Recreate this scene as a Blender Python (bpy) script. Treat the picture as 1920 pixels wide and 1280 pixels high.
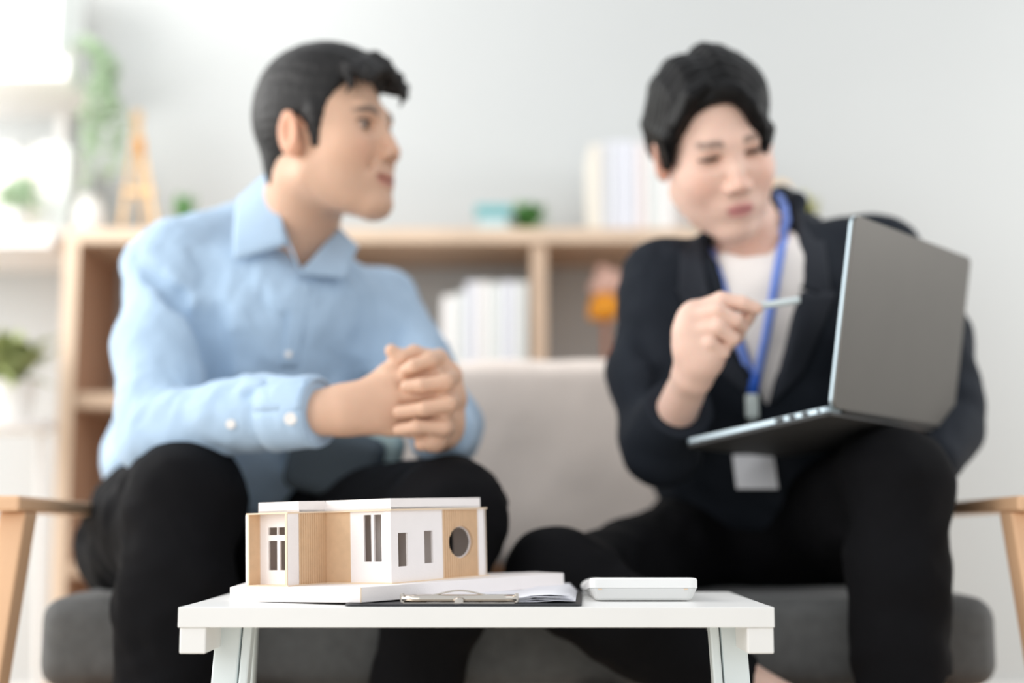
import bpy, math, random
import numpy as np
from mathutils import Vector, Matrix
from concurrent.futures import ThreadPoolExecutor
random.seed(3); RNG = np.random.RandomState(5)
C = bpy.context.scene.collection
SC = bpy.context.scene
for o in list(bpy.data.objects): bpy.data.objects.remove(o)

# ------------------------------------------------------------------ camera
F = 2600.0; CZ = 0.47; PITCH = math.atan(330.0/F)
cam_d = bpy.data.cameras.new('camera'); cam = bpy.data.objects.new('camera', cam_d); C.objects.link(cam)
cam.location = (0, 0, CZ); cam.rotation_euler = (math.pi/2+PITCH, 0, 0)
cam_d.sensor_width = 36; cam_d.lens = F/1920*36; cam_d.clip_start = 0.05
cam_d.dof.use_dof = True; cam_d.dof.focus_distance = 1.40; cam_d.dof.aperture_fstop = 1.4
SC.camera = cam
# ------------------------------------------------------------------ light
SC.view_settings.view_transform = 'Standard'; SC.view_settings.look = 'None'
SC.view_settings.gamma = 1.0; SC.view_settings.exposure = 0.0; SC.view_settings.use_curve_mapping = False
w = bpy.data.worlds.new('daylight'); SC.world = w; w.use_nodes = True
bg = w.node_tree.nodes['Background']; bg.inputs[0].default_value = (0.93, 0.965, 1.0, 1); bg.inputs[1].default_value = 0.84
def area(name, loc, aim, sx, sy, power, col):
    d = bpy.data.lights.new(name, 'AREA'); d.shape = 'RECTANGLE'; d.size = sx; d.size_y = sy; d.energy = power; d.color = col
    o = bpy.data.objects.new(name, d); C.objects.link(o); o.location = loc
    o.rotation_euler = (Vector(aim)-Vector(loc)).to_track_quat('-Z', 'Y').to_euler(); return o
area('window_daylight', (-2.1, 1.5, 1.45), (0, 1.75, 0.8), 2.2, 1.9, 50, (1.0, 0.985, 0.96))
area('front_fill_light', (-1.7, -1.3, 1.5), (0.1, 2.2, 0.6), 2.2, 1.6, 22, (1.0, 0.985, 0.97))  # added fill from behind the camera, brightens the front faces
area('left_wall_fill', (-1.6, 2.45, 1.5), (-0.9, 3.1, 1.0), .8, 1.0, 9, (1.0, 0.985, 0.96))  # added light that makes the left end of the back wall brighter
area('right_wall_fill', (1.9, 1.3, 2.5), (1.3, 3.1, 0.4), 1.6, 1.2, 9, (1.0, 0.98, 0.95))  # no known fixture, added to lift the right part of the wall
area('upper_left_wall_fill', (-0.78, 2.45, 2.05), (-1.0, 3.15, 1.2), .5, .4, 4.2, (1.0, 0.985, 0.96))  # unseen extra light, put in to brighten the upper left wall
area('lower_right_wall_fill', (2.3, 2.0, 1.2), (1.2, 3.15, 0.5), .6, .6, 15, (1.0, 0.98, 0.95))  # added fill for the dim lower right wall

def P(px, py, Y):
    u = (px-960)/F; v = (640-py)/F
    c, s = math.cos(PITCH), math.sin(PITCH)
    dy = c - s*v; dz = s + c*v
    t = Y/dy
    return np.array([u*t, Y, CZ+dz*t])

# ------------------------------------------------------------------ materials
MAT = {}
def lin(c):
    return tuple(((x/255)/12.92 if x/255 <= 0.04045 else ((x/255+0.055)/1.055)**2.4) for x in c)
def mat(name, rgb, rough=0.5, metal=0.0, noise=0.0, nscale=30, bump=0.0, bscale=200, stretch=None, coat=0, sss=0, sheen=0, attr=None, spec=0.5, trans=0):
    m = bpy.data.materials.new(name); m.use_nodes = True; n = m.node_tree.nodes; l = m.node_tree.links
    b = n['Principled BSDF']; c = (*lin(rgb), 1)
    b.inputs['Base Color'].default_value = c; b.inputs['Roughness'].default_value = rough; b.inputs['Metallic'].default_value = metal
    b.inputs['Specular IOR Level'].default_value = spec
    if trans: b.inputs['Transmission Weight'].default_value = trans
    if coat: b.inputs['Coat Weight'].default_value = coat
    if sheen: b.inputs['Sheen Weight'].default_value = sheen; b.inputs['Sheen Roughness'].default_value = 0.4
    if sss:
        b.inputs['Subsurface Weight'].default_value = sss; b.inputs['Subsurface Radius'].default_value = (1, .35, .2); b.inputs['Subsurface Scale'].default_value = 0.006
    src = None
    tc = n.new('ShaderNodeTexCoord'); mp = n.new('ShaderNodeMapping'); l.new(tc.outputs['Object'], mp.inputs[0])
    if stretch: mp.inputs['Scale'].default_value = stretch
    if attr:
        a = n.new('ShaderNodeAttribute'); a.attribute_name = attr; src = a.outputs['Color']
    if noise:
        t = n.new('ShaderNodeTexNoise'); t.inputs['Scale'].default_value = nscale; t.inputs['Detail'].default_value = 4
        l.new(mp.outputs[0], t.inputs['Vector'])
        mr = n.new('ShaderNodeMapRange'); mr.inputs[1].default_value = .3; mr.inputs[2].default_value = .7
        mr.inputs[3].default_value = 1-noise; mr.inputs[4].default_value = 1+noise; l.new(t.outputs[0], mr.inputs[0])
        mx = n.new('ShaderNodeVectorMath'); mx.operation = 'SCALE'
        if src: l.new(src, mx.inputs[0])
        else: mx.inputs[0].default_value = c[:3]
        l.new(mr.outputs[0], mx.inputs['Scale']); src = mx.outputs[0]
    if src: l.new(src, b.inputs['Base Color'])
    if bump:
        t = n.new('ShaderNodeTexNoise'); t.inputs['Scale'].default_value = bscale; t.inputs['Detail'].default_value = 3
        l.new(mp.outputs[0], t.inputs['Vector'])
        bp = n.new('ShaderNodeBump'); bp.inputs['Strength'].default_value = bump; bp.inputs['Distance'].default_value = 0.002
        l.new(t.outputs[0], bp.inputs['Height']); l.new(bp.outputs[0], b.inputs['Normal'])
    MAT[name] = m; return m
mat('wall_paint', (196, 199, 199), .9, noise=.012, nscale=3, bump=.1, bscale=120)
mat('floor_wood', (224, 212, 196), .5, noise=.12, nscale=4, stretch=(1, 9, 1))
mat('pale_wood', (218, 194, 170), .5, noise=.07, nscale=9, stretch=(1, 1, .12), bump=.1)
mat('arm_wood', (222, 180, 142), .45, noise=.08, nscale=14, stretch=(1, .15, .3), bump=.1)
mat('case_wood', (200, 174, 150), .55, noise=.06, nscale=8, stretch=(.15, 1, 1))
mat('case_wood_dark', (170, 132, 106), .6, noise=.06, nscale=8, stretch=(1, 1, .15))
mat('white_board', (240, 238, 236), .6)
mat('white_lacquer', (240, 240, 238), .38, noise=.015, nscale=12, bump=.04, bscale=60)
mat('table_leg', (226, 236, 238), .35)
mat('model_white', (244, 238, 236), .8, noise=.01, nscale=60, bump=.08, bscale=500)
mat('model_edge', (234, 212, 186), .8)
mat('model_tan', (218, 184, 148), .75, noise=.04, nscale=120)
mat('grey_fabric', (94, 95, 95), .95, noise=.12, nscale=60, bump=.4, bscale=500, sheen=.15)
mat('beige_throw', (240, 227, 217), .95, noise=.05, nscale=10, bump=.3, bscale=400, sheen=.2)
mat('shirt_blue', (174, 199, 223), .85, noise=.03, nscale=40, bump=.12, bscale=600, sheen=.15)
mat('jacket_dark', (32, 37, 45), .8, noise=.06, nscale=40, bump=.15, bscale=600, spec=.2)
mat('lapel_dark', (42, 46, 54), .75, bump=.15, bscale=600, spec=.3)
mat('trouser_black', (12, 12, 15), .85, noise=.08, nscale=40, bump=.15, bscale=600, spec=.15)
mat('tee_white', (240, 234, 230), .9, bump=.1, bscale=400)
mat('skin', (225, 180, 150), .48, attr='col', noise=.03, nscale=40, sss=.25, bump=.06, bscale=500, spec=.4)
mat('hair_black', (9, 8, 9), .4, noise=.3, nscale=60, stretch=(1, 1, .35), bump=.6, bscale=160, spec=.2)
mat('hair_brown', (22, 20, 20), .5, noise=.3, nscale=60, stretch=(1, 1, .35), bump=.8, bscale=160, spec=.4)
mat('eye_white', (190, 176, 168), .3); mat('eye_dark', (30, 20, 16), .15)
mat('teeth', (235, 228, 220), .3)
mat('button_pearl', (240, 236, 232), .25)
mat('laptop_grey', (98, 95, 90), .42, metal=.35, noise=.02, nscale=20)
mat('laptop_base', (62, 62, 62), .6, metal=.1)
mat('laptop_edge', (176, 192, 200), .3, metal=.6)
mat('screen_dark', (20, 22, 26), .15); mat('key_dark', (28, 28, 30), .5)
mat('port_black', (18, 18, 20), .5)
mat('pen_white', (214, 226, 228), .3); mat('lanyard_blue', (122, 150, 228), .6); mat('strap_blue', (40, 96, 200), .5)
mat('clip_plastic', (206, 216, 212), .3); mat('card_white', (250, 251, 255), .4)
mat('chrome', (214, 206, 196), .18, metal=1); mat('board_black', (34, 36, 40), .45)
mat('paper', (236, 236, 242), .8); mat('calc_white', (242, 242, 240), .35); mat('calc_grey', (222, 222, 220), .45)
mat('leaf_green', (92, 150, 78), .5, noise=.2, nscale=20); mat('leaf_pale', (182, 204, 174), .6, noise=.1, nscale=20)
mat('leaf_olive', (150, 160, 104), .6, noise=.15, nscale=20); mat('soil', (70, 54, 42), .95)
mat('pot_white', (236, 234, 230), .4); mat('teal', (112, 178, 182), .5); mat('teal_pale', (190, 214, 218), .5)
mat('easel_wood', (236, 196, 146), .6, noise=.05); mat('amber', (228, 150, 26), .6); mat('plush_brown', (176, 112, 84), .9, bump=.4)
mat('plush_pink', (214, 176, 162), .9); mat('cushion_grey', (74, 84, 92), .9, bump=.2); mat('cushion_teal', (160, 180, 180), .9, bump=.2)
mat('shoe', (24, 22, 22), .35); mat('yellow_leaf', (170, 170, 84), .6)
BOOKC = [(238,236,234),(226,228,236),(236,226,224),(228,232,230),(244,242,240),(216,218,222),(232,226,214),(196,190,186)]
for i, c in enumerate(BOOKC): mat('book_%d' % i, c, .6)
mat('page_block', (238, 232, 220), .8)

# ------------------------------------------------------------------ mesh helpers
class MB:
    def __init__(s): s.v = []; s.f = []
    def box(s, c, d, R=None, taper=None):
        n = len(s.v); c = np.array(c, float)
        for i in (-1, 1):
            for j in (-1, 1):
                for k in (-1, 1):
                    q = np.array([i*d[0]/2, j*d[1]/2, k*d[2]/2])
                    if R is not None: q = R@q
                    s.v.append(tuple(c+q))
        for f in ((0,1,3,2),(4,6,7,5),(0,4,5,1),(2,3,7,6),(0,2,6,4),(1,5,7,3)): s.f.append(tuple(n+i for i in f))
        return s
    def hexa(s, p):   # 8 points: bottom 4, top 4
        n = len(s.v); s.v += [tuple(q) for q in p]
        for f in ((3,2,1,0),(4,5,6,7),(0,1,5,4),(1,2,6,5),(2,3,7,6),(3,0,4,7)): s.f.append(tuple(n+i for i in f))
        return s
    def tube(s, pts, rs, n=10, flat=None, closed=False):
        pts = [np.array(p, float) for p in pts]; m = len(pts)
        if not hasattr(rs, '__len__'): rs = [rs]*m
        b = len(s.v); up = np.array([0, 0, 1.])
        for i, p in enumerate(pts):
            if closed: t = pts[(i+1) % m]-pts[i-1]
            else: t = pts[min(i+1, m-1)]-pts[max(i-1, 0)]
            t = t/(np.linalg.norm(t)+1e-9)
            a = np.cross(t, up)
            if np.linalg.norm(a) < .1: a = np.cross(t, [1., 0, 0])
            a /= np.linalg.norm(a); c = np.cross(a, t)
            for k in range(n):
                th = 2*math.pi*k/n
                s.v.append(tuple(p+rs[i]*(math.cos(th)*a+math.sin(th)*c*(flat or 1))))
        for i in range(m if closed else m-1):
            for k in range(n):
                k2 = (k+1) % n; i2 = (i+1) % m
                s.f.append((b+i*n+k, b+i*n+k2, b+i2*n+k2, b+i2*n+k))
        if not closed:
            s.f.append(tuple(b+k for k in range(n))[::-1]); s.f.append(tuple(b+(m-1)*n+k for k in range(n)))
        return s
    def lathe(s, c, prof, n=24):
        c = np.array(c, float); b = len(s.v)
        for (r, z) in prof:
            for k in range(n):
                th = 2*math.pi*k/n; s.v.append((c[0]+r*math.cos(th), c[1]+r*math.sin(th), c[2]+z))
        for i in range(len(prof)-1):
            for k in range(n):
                k2 = (k+1) % n; s.f.append((b+i*n+k, b+i*n+k2, b+(i+1)*n+k2, b+(i+1)*n+k))
        s.f.append(tuple(b+k for k in range(n))[::-1]); s.f.append(tuple(b+(len(prof)-1)*n+k for k in range(n)))
        return s
    def prism(s, poly, z0, z1):   # polygon in xy
        n = len(s.v); m = len(poly)
        s.v += [(p[0], p[1], z0) for p in poly]+[(p[0], p[1], z1) for p in poly]
        s.f.append(tuple(n+i for i in range(m))[::-1]); s.f.append(tuple(n+m+i for i in range(m)))
        for i in range(m):
            j = (i+1) % m; s.f.append((n+i, n+j, n+m+j, n+m+i))
        return s
    def grid(s, G):   # G: rows of points
        b = len(s.v); r = len(G); c = len(G[0])
        for row in G: s.v += [tuple(p) for p in row]
        for i in range(r-1):
            for j in range(c-1): s.f.append((b+i*c+j, b+i*c+j+1, b+(i+1)*c+j+1, b+(i+1)*c+j))
        return s
    def build(s, name, m, parent=None, bevel=0, smooth=False, solid=0, subd=0, xf=None, seg=2):
        v = s.v if xf is None else [tuple(xf(np.array(p))) for p in s.v]
        me = bpy.data.meshes.new(name); me.from_pydata(v, [], s.f); me.materials.append(MAT[m])
        import bmesh
        bm = bmesh.new(); bm.from_mesh(me); bmesh.ops.recalc_face_normals(bm, faces=bm.faces); bm.to_mesh(me); bm.free()
        o = bpy.data.objects.new(name, me); C.objects.link(o)
        if subd:
            q = o.modifiers.new('s', 'SUBSURF'); q.levels = q.render_levels = subd
        if solid:
            q = o.modifiers.new('t', 'SOLIDIFY'); q.thickness = solid; q.offset = 0
        if bevel:
            q = o.modifiers.new('b', 'BEVEL'); q.width = bevel; q.segments = seg; q.limit_method = 'ANGLE'
        if smooth:
            for p in me.polygons: p.use_smooth = True
        if parent: put(o, parent)
        return o
def put(o, parent):
    o.parent = parent
    o.matrix_parent_inverse = Matrix.Translation(Vector(parent.location)).inverted()
def tag(o, label, cat, group=None, kind=None):
    if label: o['label'] = label
    if cat: o['category'] = cat
    if group: o['group'] = group
    if kind: o['kind'] = kind
    return o
def thing(name, label, cat, loc=(0, 0, 0), group=None):
    o = bpy.data.objects.new(name, None); C.objects.link(o); o.location = loc; o.empty_display_size = .05
    return tag(o, label, cat, group)
def struct(o): o['kind'] = 'structure'; return o

# ------------------------------------------------------------------ signed-distance modelling
def nrm(v): v = np.array(v, float); return v/np.linalg.norm(v)
class SDF:
    def __init__(s): s.ops = []
    def _add(s, op, fn, c, r, k): s.ops.append((op, fn, np.array(c, float), float(r), k)); return s
    def cone(s, a, b, r1, r2, k=.01, op='u'):
        a = np.array(a, np.float32); b = np.array(b, np.float32); ab = b-a; L2 = float(ab@ab)+1e-12
        def fn(p):
            q = p-a; t = np.clip((q@ab)/L2, 0, 1)
            q = q-t[:, None]*ab
            return np.sqrt(np.einsum('ij,ij->i', q, q))-(r1+(r2-r1)*t)
        return s._add(op, fn, (a+b)/2, math.sqrt(L2)/2+max(r1, r2), k)
    def chain(s, pts, rs, k=.008, op='u'):
        if not hasattr(rs, '__len__'): rs = [rs]*len(pts)
        for i in range(len(pts)-1): s.cone(pts[i], pts[i+1], rs[i], rs[i+1], k, op)
        return s
    def ell(s, c, r, R=None, k=.01, op='u'):
        c = np.array(c, np.float32); r = np.array(r, np.float32); R = None if R is None else np.array(R, np.float32)
        def fn(p):
            q = p-c
            if R is not None: q = q@R
            q = q/r; k0 = np.sqrt(np.einsum('ij,ij->i', q, q)); q = q/r; k1 = np.sqrt(np.einsum('ij,ij->i', q, q))+1e-6
            return k0*(k0-1)/k1
        return s._add(op, fn, c, float(r.max()), k)
    def box(s, c, d, R=None, rad=.01, k=.005, op='u'):
        c = np.array(c, np.float32); h = np.array(d, np.float32)/2-rad; R = None if R is None else np.array(R, np.float32)
        def fn(p):
            q = p-c
            if R is not None: q = q@R
            q = np.abs(q)-h
            return np.sqrt((np.maximum(q, 0)**2).sum(1))+np.minimum(q.max(1), 0)-rad
        return s._add(op, fn, c, float(np.linalg.norm(np.array(d)/2)), k)
    def func(s, fn, c, r, k=.004, op='s'): return s._add(op, fn, c, r, k)
    def ev(s, p, cull=None):
        d = np.full(len(p), .5, np.float32)
        if cull is not None: cc, cr, band = cull
        for op, fn, c, r, k in s.ops:
            if cull is not None and np.linalg.norm(cc-c)-cr-r > k+band: continue
            e = fn(p)
            if op == 'u':
                h = np.maximum(k-np.abs(d-e), 0)/k; d = np.minimum(d, e)-h*h*k*.25
            else:
                e = -e; h = np.maximum(k-np.abs(d-e), 0)/k; d = np.maximum(d, e)+h*h*k*.25
        return d
def sdf_mesh(S, h, disp=None):
    us = [(c, r) for op, fn, c, r, k in S.ops if op == 'u']
    lo = np.min([c-r for c, r in us], 0)-.03; hi = np.max([c+r for c, r in us], 0)+.03
    B = 8; H = h*B
    nb = np.ceil((hi-lo)/H).astype(int)+1
    bi = np.stack(np.meshgrid(*[np.arange(n) for n in nb], indexing='ij'), -1).reshape(-1, 3)
    cen = (lo+(bi+.5)*H-h/2).astype(np.float32)
    dc = S.ev(cen)
    D = np.empty(tuple(nb*B), np.float32)
    Dv = D.reshape(nb[0], B, nb[1], B, nb[2], B)
    Dv[:] = np.where(dc > 0, 1, -1).reshape(tuple(nb))[:, None, :, None, :, None]
    act = np.abs(dc) < H*1.5
    A = bi[act]; 
    order = np.lexsort((A[:, 2]//3, A[:, 1]//3, A[:, 0]//3)); A = A[order]
    loc = np.stack(np.meshgrid(*[np.arange(B)]*3, indexing='ij'), -1).reshape(-1, 3)
    def work(i):
        bs = A[i:i+27]
        pts = (lo+((bs*B)[:, None, :]+loc[None])*h).reshape(-1, 3).astype(np.float32)
        cc = (pts.min(0)+pts.max(0))/2; cr = float(np.linalg.norm(pts.max(0)-cc))
        d = S.ev(pts, (cc, cr, .02))
        if disp is not None: d = d+disp(pts)
        return bs, d.reshape(-1, B, B, B)
    with ThreadPoolExecutor(4) as ex:
        for bs, d in ex.map(work, range(0, len(A), 27)):
            for b, q in zip(bs, d): Dv[b[0], :, b[1], :, b[2], :] = q
    # surface nets
    s = D < 0
    n = D.shape
    cnt = np.zeros(tuple(x-1 for x in n), np.uint8)
    for i in (0, 1):
        for j in (0, 1):
            for k in (0, 1): cnt += s[i:n[0]-1+i, j:n[1]-1+j, k:n[2]-1+k]
    cells = np.argwhere((cnt > 0) & (cnt < 8))
    idx = np.full(cnt.shape, -1, np.int32); idx[tuple(cells.T)] = np.arange(len(cells))
    acc = np.zeros((len(cells), 3)); num = np.zeros(len(cells))
    for ax in range(3):
        for a in (0, 1):
            for b in (0, 1):
                o0 = [0, 0, 0]; oth = [q for q in range(3) if q != ax]; o0[oth[0]] = a; o0[oth[1]] = b; o1 = list(o0); o1[ax] = 1
                c0 = cells+o0; c1 = cells+o1
                d0 = D[tuple(c0.T)]; d1 = D[tuple(c1.T)]
                m = (d0 < 0) != (d1 < 0)
                t = np.where(m, d0/np.where(m, d0-d1, 1), 0)
                pt = c0.astype(float); pt[:, ax] += t
                acc[m] += pt[m]; num[m] += 1
    V = lo+acc/num[:, None]*h
    faces = []
    for ax in range(3):
        sl0 = [slice(1, n[q]-1) for q in range(3)]; sl1 = list(sl0); sl0[ax] = slice(0, n[ax]-1); sl1[ax] = slice(1, n[ax])
        a = s[tuple(sl0)]; b = s[tuple(sl1)]
        e = np.argwhere(a != b); e_off = np.array([1, 1, 1]); e_off[ax] = 0
        inside = a[tuple(e.T)]; e = e+e_off
        u, v = (ax+1) % 3, (ax+2) % 3
        du = np.zeros(3, int); du[u] = 1; dv = np.zeros(3, int); dv[v] = 1
        q = np.stack([idx[tuple((e-du-dv).T)], idx[tuple((e-dv).T)], idx[tuple(e.T)], idx[tuple((e-du).T)]], 1)
        q[~inside] = q[~inside][:, ::-1]
        faces.append(q)
    Q = np.concatenate(faces); Q = Q[(Q >= 0).all(1)]
    return V.astype(np.float32), Q
def sdf_obj(name, S, h, m, parent=None, disp=None, color=None, keep=None):
    V, Q = sdf_mesh(S, h, disp)
    me = bpy.data.meshes.new(name)
    me.vertices.add(len(V)); me.vertices.foreach_set('co', V.ravel())
    me.loops.add(Q.size); me.loops.foreach_set('vertex_index', Q.ravel().astype(np.int32))
    me.polygons.add(len(Q)); me.polygons.foreach_set('loop_start', np.arange(0, Q.size, 4, dtype=np.int32))
    me.polygons.foreach_set('loop_total', np.full(len(Q), 4, np.int32)); me.polygons.foreach_set('use_smooth', np.ones(len(Q), bool))
    me.update(calc_edges=True); me.materials.append(MAT[m])
    if color is not None:
        ca = me.color_attributes.new('col', 'FLOAT_COLOR', 'POINT')
        cc = np.ones((len(V), 4), np.float32); cc[:, :3] = color(V); ca.data.foreach_set('color', cc.ravel())
    o = bpy.data.objects.new(name, me); C.objects.link(o)
    if parent: put(o, parent)
    return o
def frame(yaw, pitch, roll):
    y, p, r = map(math.radians, (yaw, pitch, roll))
    f0 = np.array([math.sin(y), -math.cos(y), 0]); l0 = np.array([math.cos(y), math.sin(y), 0]); u0 = np.array([0, 0, 1.])
    f = math.cos(p)*f0-math.sin(p)*u0; u = math.cos(p)*u0+math.sin(p)*f0
    u2 = math.cos(r)*u-math.sin(r)*l0; l2 = math.cos(r)*l0+math.sin(r)*u
    return np.stack([f, l2, u2], 1)     # columns f, l, u
def polyprism(poly, ymin, ymax):   # world xz polygon, between two depths
    poly = np.array(poly, np.float32)
    def fn(p):
        x = p[:, 0]; z = p[:, 2]; d = np.full(len(p), 1e9, np.float32); ins = np.zeros(len(p), bool)
        n = len(poly)
        for i in range(n):
            a = poly[i]; b = poly[(i+1) % n]; e = b-a
            wx = x-a[0]; wz = z-a[1]; t = np.clip((wx*e[0]+wz*e[1])/(e@e), 0, 1)
            d = np.minimum(d, (wx-t*e[0])**2+(wz-t*e[1])**2)
            c = ((a[1] > z) != (b[1] > z)); xi = e[0]*(z-a[1])/(e[1] if abs(e[1]) > 1e-9 else 1e-9)+a[0]
            ins ^= c & (x < xi)
        d = np.sqrt(d); d = np.where(ins, -d, d)
        return np.maximum(d, np.maximum(p[:, 1]-ymax, ymin-p[:, 1]))
    return fn
def fbm(p, f, seed=0):
    r = np.zeros(len(p), np.float32); a = 1.; rs = np.random.RandomState(seed)
    for o in range(3):
        A = rs.randn(3, 3).astype(np.float32); ph = rs.rand(3)*6
        q = p@(A*f)
        r += a*(np.sin(q[:, 0]+ph[0]+1.7*np.sin(q[:, 1]+ph[1]))*np.sin(q[:, 1]*.7+ph[2]+np.sin(q[:, 2])))
        a *= .5; f *= 1.9
    return r
def folds(p, a, direction, freq, warp=.6, seed=0):
    d = nrm(direction).astype(np.float32)
    s = np.sin(p@d*freq+warp*2*fbm(p, freq*.25, seed))
    return a*(s*(.6+.4*fbm(p, freq*.15, seed+3)))

# ================================================================== setting
WY = 3.15
struct(MB().box((0, WY+.05, 1.3), (7, .1, 2.6)).build('wall_back', 'wall_paint'))
struct(MB().box((0, 1.0, -.03), (7, 4.4, .06)).build('floor', 'floor_wood'))
struct(MB().box((0, WY-.008, .05), (7, .016, .1)).build('baseboard_back', 'white_board', bevel=.003))

# ---------------- bookcase
BY = 2.85
def Z(py, Y): return P(960, py, Y)[2]
def X(px, py, Y): return P(px, py, Y)[0]
bx0 = X(122, 450, BY); bx1 = X(1580, 430, BY); bz = Z(428, BY); sh = .345; tk = .03
bc = thing('bookcase', 'low pale wood cube bookcase behind the sofa, open at the back', 'bookcase', ((bx0+bx1)/2, 3.0, 0))
dv = X(1011, 560, BY)
MB().box(((bx0+bx1)/2, 3.0, bz-tk/2), (bx1-bx0, .3, tk)).build('top_board', 'case_wood', bc, bevel=.002)
for i in range(3):
    MB().box(((bx0+bx1)/2, 3.0, bz-tk/2-sh*(i+1)), (bx1-bx0-2*tk, .29, tk)).build('shelf_board', 'case_wood', bc, bevel=.002)
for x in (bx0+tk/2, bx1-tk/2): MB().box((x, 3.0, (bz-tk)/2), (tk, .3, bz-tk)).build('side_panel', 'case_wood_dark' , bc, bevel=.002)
dxs = [dv, dv+(dv-bx0)*-.5, (dv+bx1)/2+.02]
for x in (dv, (dv+bx0)/2):
    MB().box((x, 3.0, (bz-tk)/2), (.032, .288, bz-tk-.002)).build('divider', 'case_wood', bc, bevel=.002)
for x in (bx0+tk/2, bx1-tk/2):
    MB().box((x, 2.8485, (bz-tk)/2), (tk, .004, bz-tk)).build('edge_band', 'pale_wood', bc)
MB().box(((bx0+bx1)/2, 2.8485, bz-tk/2), (bx1-bx0, .004, tk)).build('edge_band', 'pale_wood', bc)
s1z = bz-tk/2-sh+tk/2+.0005     # top of the first shelf below the top

def book(x, w_, h_, y0, d_, z, ci, label, group, binder=True):
    t = thing('book', label, 'book', (x, y0+d_/2, z), group)
    c = 'book_%d' % ci
    MB().box((x, y0+.002, z+h_/2), (w_, .004, h_)).build('spine', c, t, bevel=.001)
    for s in (-1, 1): MB().box((x+s*(w_/2-.001), y0+d_/2+.002, z+h_/2), (.002, d_-.004, h_)).build('cover', c, t)
    MB().box((x, y0+d_/2, z+h_/2), (w_-.005, d_-.012, h_-.008)).build('pages', 'page_block', t)
    return t
ORD = ['first', 'second', 'third', 'fourth', 'fifth', 'sixth', 'seventh', 'eighth', 'ninth', 'tenth']
# white binders in the middle cubby
xs = [828, 852, 872, 893, 917, 941, 965, 990]; hs = [.205, .212, .235, .236, .233, .236, .235, .234]
for i in range(7):
    a = X(xs[i], 600, 2.87); b = X(xs[i+1], 600, 2.87)
    book((a+b)/2, (b-a)-.002, hs[i], 2.87, .22, s1z, [4, 3, 1, 0, 3, 1, 3][i],
         ['short white book at the open left end of the cubby row', 'short off-white book beside the first tall one', 'tall lilac-white book, third from the left in the cubby row',
          'tall plain white book in the middle of the cubby row', 'greenish-white tall book right of the row middle', 'bluish-white tall book, second from the divider', 'pale grey-white tall book standing against the divider'][i], 'books in the middle cubby')
xs = [1106, 1128, 1149, 1172, 1193, 1214, 1238, 1262, 1290]; tz = bz+.0005
hs = [.188, .194, .196, .195, .19, .192, .185, .18]
for i in range(8):
    a = X(xs[i], 330, 2.88); b = X(xs[i+1], 330, 2.88)
    book((a+b)/2, (b-a)-.002, hs[i], 2.88, .18, tz, [6, 5, 1, 1, 2, 3, 4, 7][i],
         ['cream book at the left end of the row on the bookcase', 'light grey book, second from the left on the bookcase top', 'lilac-tinted book, third on the bookcase top', 'pale lilac book, fourth on the bookcase top',
          'pinkish white book in the bookcase-top row', 'greenish-white book right of the pinkish one', 'bright white book near the man in the dark jacket', 'grey-brown book at the right end of the bookcase-top row'][i], 'books on the bookcase top')

# teal box, plant bowl, ornaments on the bookcase
def foliage(cx, cy, cz, spread, up, n, ln, wd, seed, droop=.5):
    r = random.Random(seed); m = MB()
    for i in range(n):
        a = r.uniform(0, 6.28); e = r.uniform(.1, 1.0)
        base = np.array([cx+r.uniform(-.3, .3)*spread, cy+r.uniform(-.3, .3)*spread, cz+r.uniform(0, .4)*up])
        d = np.array([math.cos(a)*spread*e, math.sin(a)*spread*e, up*r.uniform(.3, 1)])
        tip = base+d*1.0; tip[2] -= droop*spread*e*r.random()
        mid = (base+tip)/2+np.array([0, 0, .15*up])
        t = nrm(tip-base); s = nrm(np.cross(t, [0, 0, 1.])+1e-6)*wd*r.uniform(.6, 1.1)
        G = [[base-s*.15, base, base+s*.15], [mid-s, mid+np.array([0, 0, wd*.2]), mid+s], [tip-s*.1, tip, tip+s*.1]]
        m.grid(G)
    return m
def plant(name, label, x, y, z, pr, ph, pm, lm, spread, up, n, wd, seed, droop=.5, group=None):
    t = thing(name, label, 'plant', (x, y, z), group)
    MB().lathe((x, y, z), [(pr*.7, 0), (pr*.85, ph*.3), (pr, ph), (pr*.88, ph), (pr*.85, ph*.85)]).build('pot', pm, t, smooth=False)
    MB().lathe((x, y, z+ph*.8), [(pr*.86, 0), (pr*.8, .004)]).build('soil', 'soil', t)
    tag(foliage(x, y, z+ph*.85, spread, up, n, .1, wd, seed, droop).build('foliage', lm, t, solid=.001), None, None, kind='stuff')
    return t
tb = P(925, 405, 2.95)
t = thing('gift_box', 'small pale teal box with a darker teal lid on the bookcase', 'box', (tb[0], tb[1], bz))
MB().box((tb[0], 2.95, bz+.0225), (.062, .05, .044)).build('box_body', 'teal_pale', t, bevel=.002)
MB().box((tb[0], 2.95, bz+.056), (.078, .06, .022)).build('lid', 'teal', t, bevel=.002)
gp = P(988, 405, 2.97)
plant('potted_plant', 'small bright green bushy plant beside the teal box', gp[0], 2.98, bz+.0005, .022, .02, 'teal_pale', 'leaf_green', .05, .06, 130, .009, 4, .7)
gp = P(1505, 360, 2.97)
plant('potted_plant', 'yellow-green plant on the bookcase behind the dark jacket shoulder', gp[0], 2.97, bz+.0005, .03, .035, 'pot_white', 'yellow_leaf', .045, .06, 90, .009, 9, .3)
gp = P(1462, 330, 2.97)
t = thing('wooden_figure', 'small amber wooden ornament behind the neck of the jacket wearer', 'ornament', (gp[0], 2.97, bz))
MB().lathe((gp[0], 2.97, bz+.0005), [(.022, 0), (.024, .01), (.012, .03), (.014, .06), (.02, .08)]).build('body', 'easel_wood', t, smooth=True)
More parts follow.
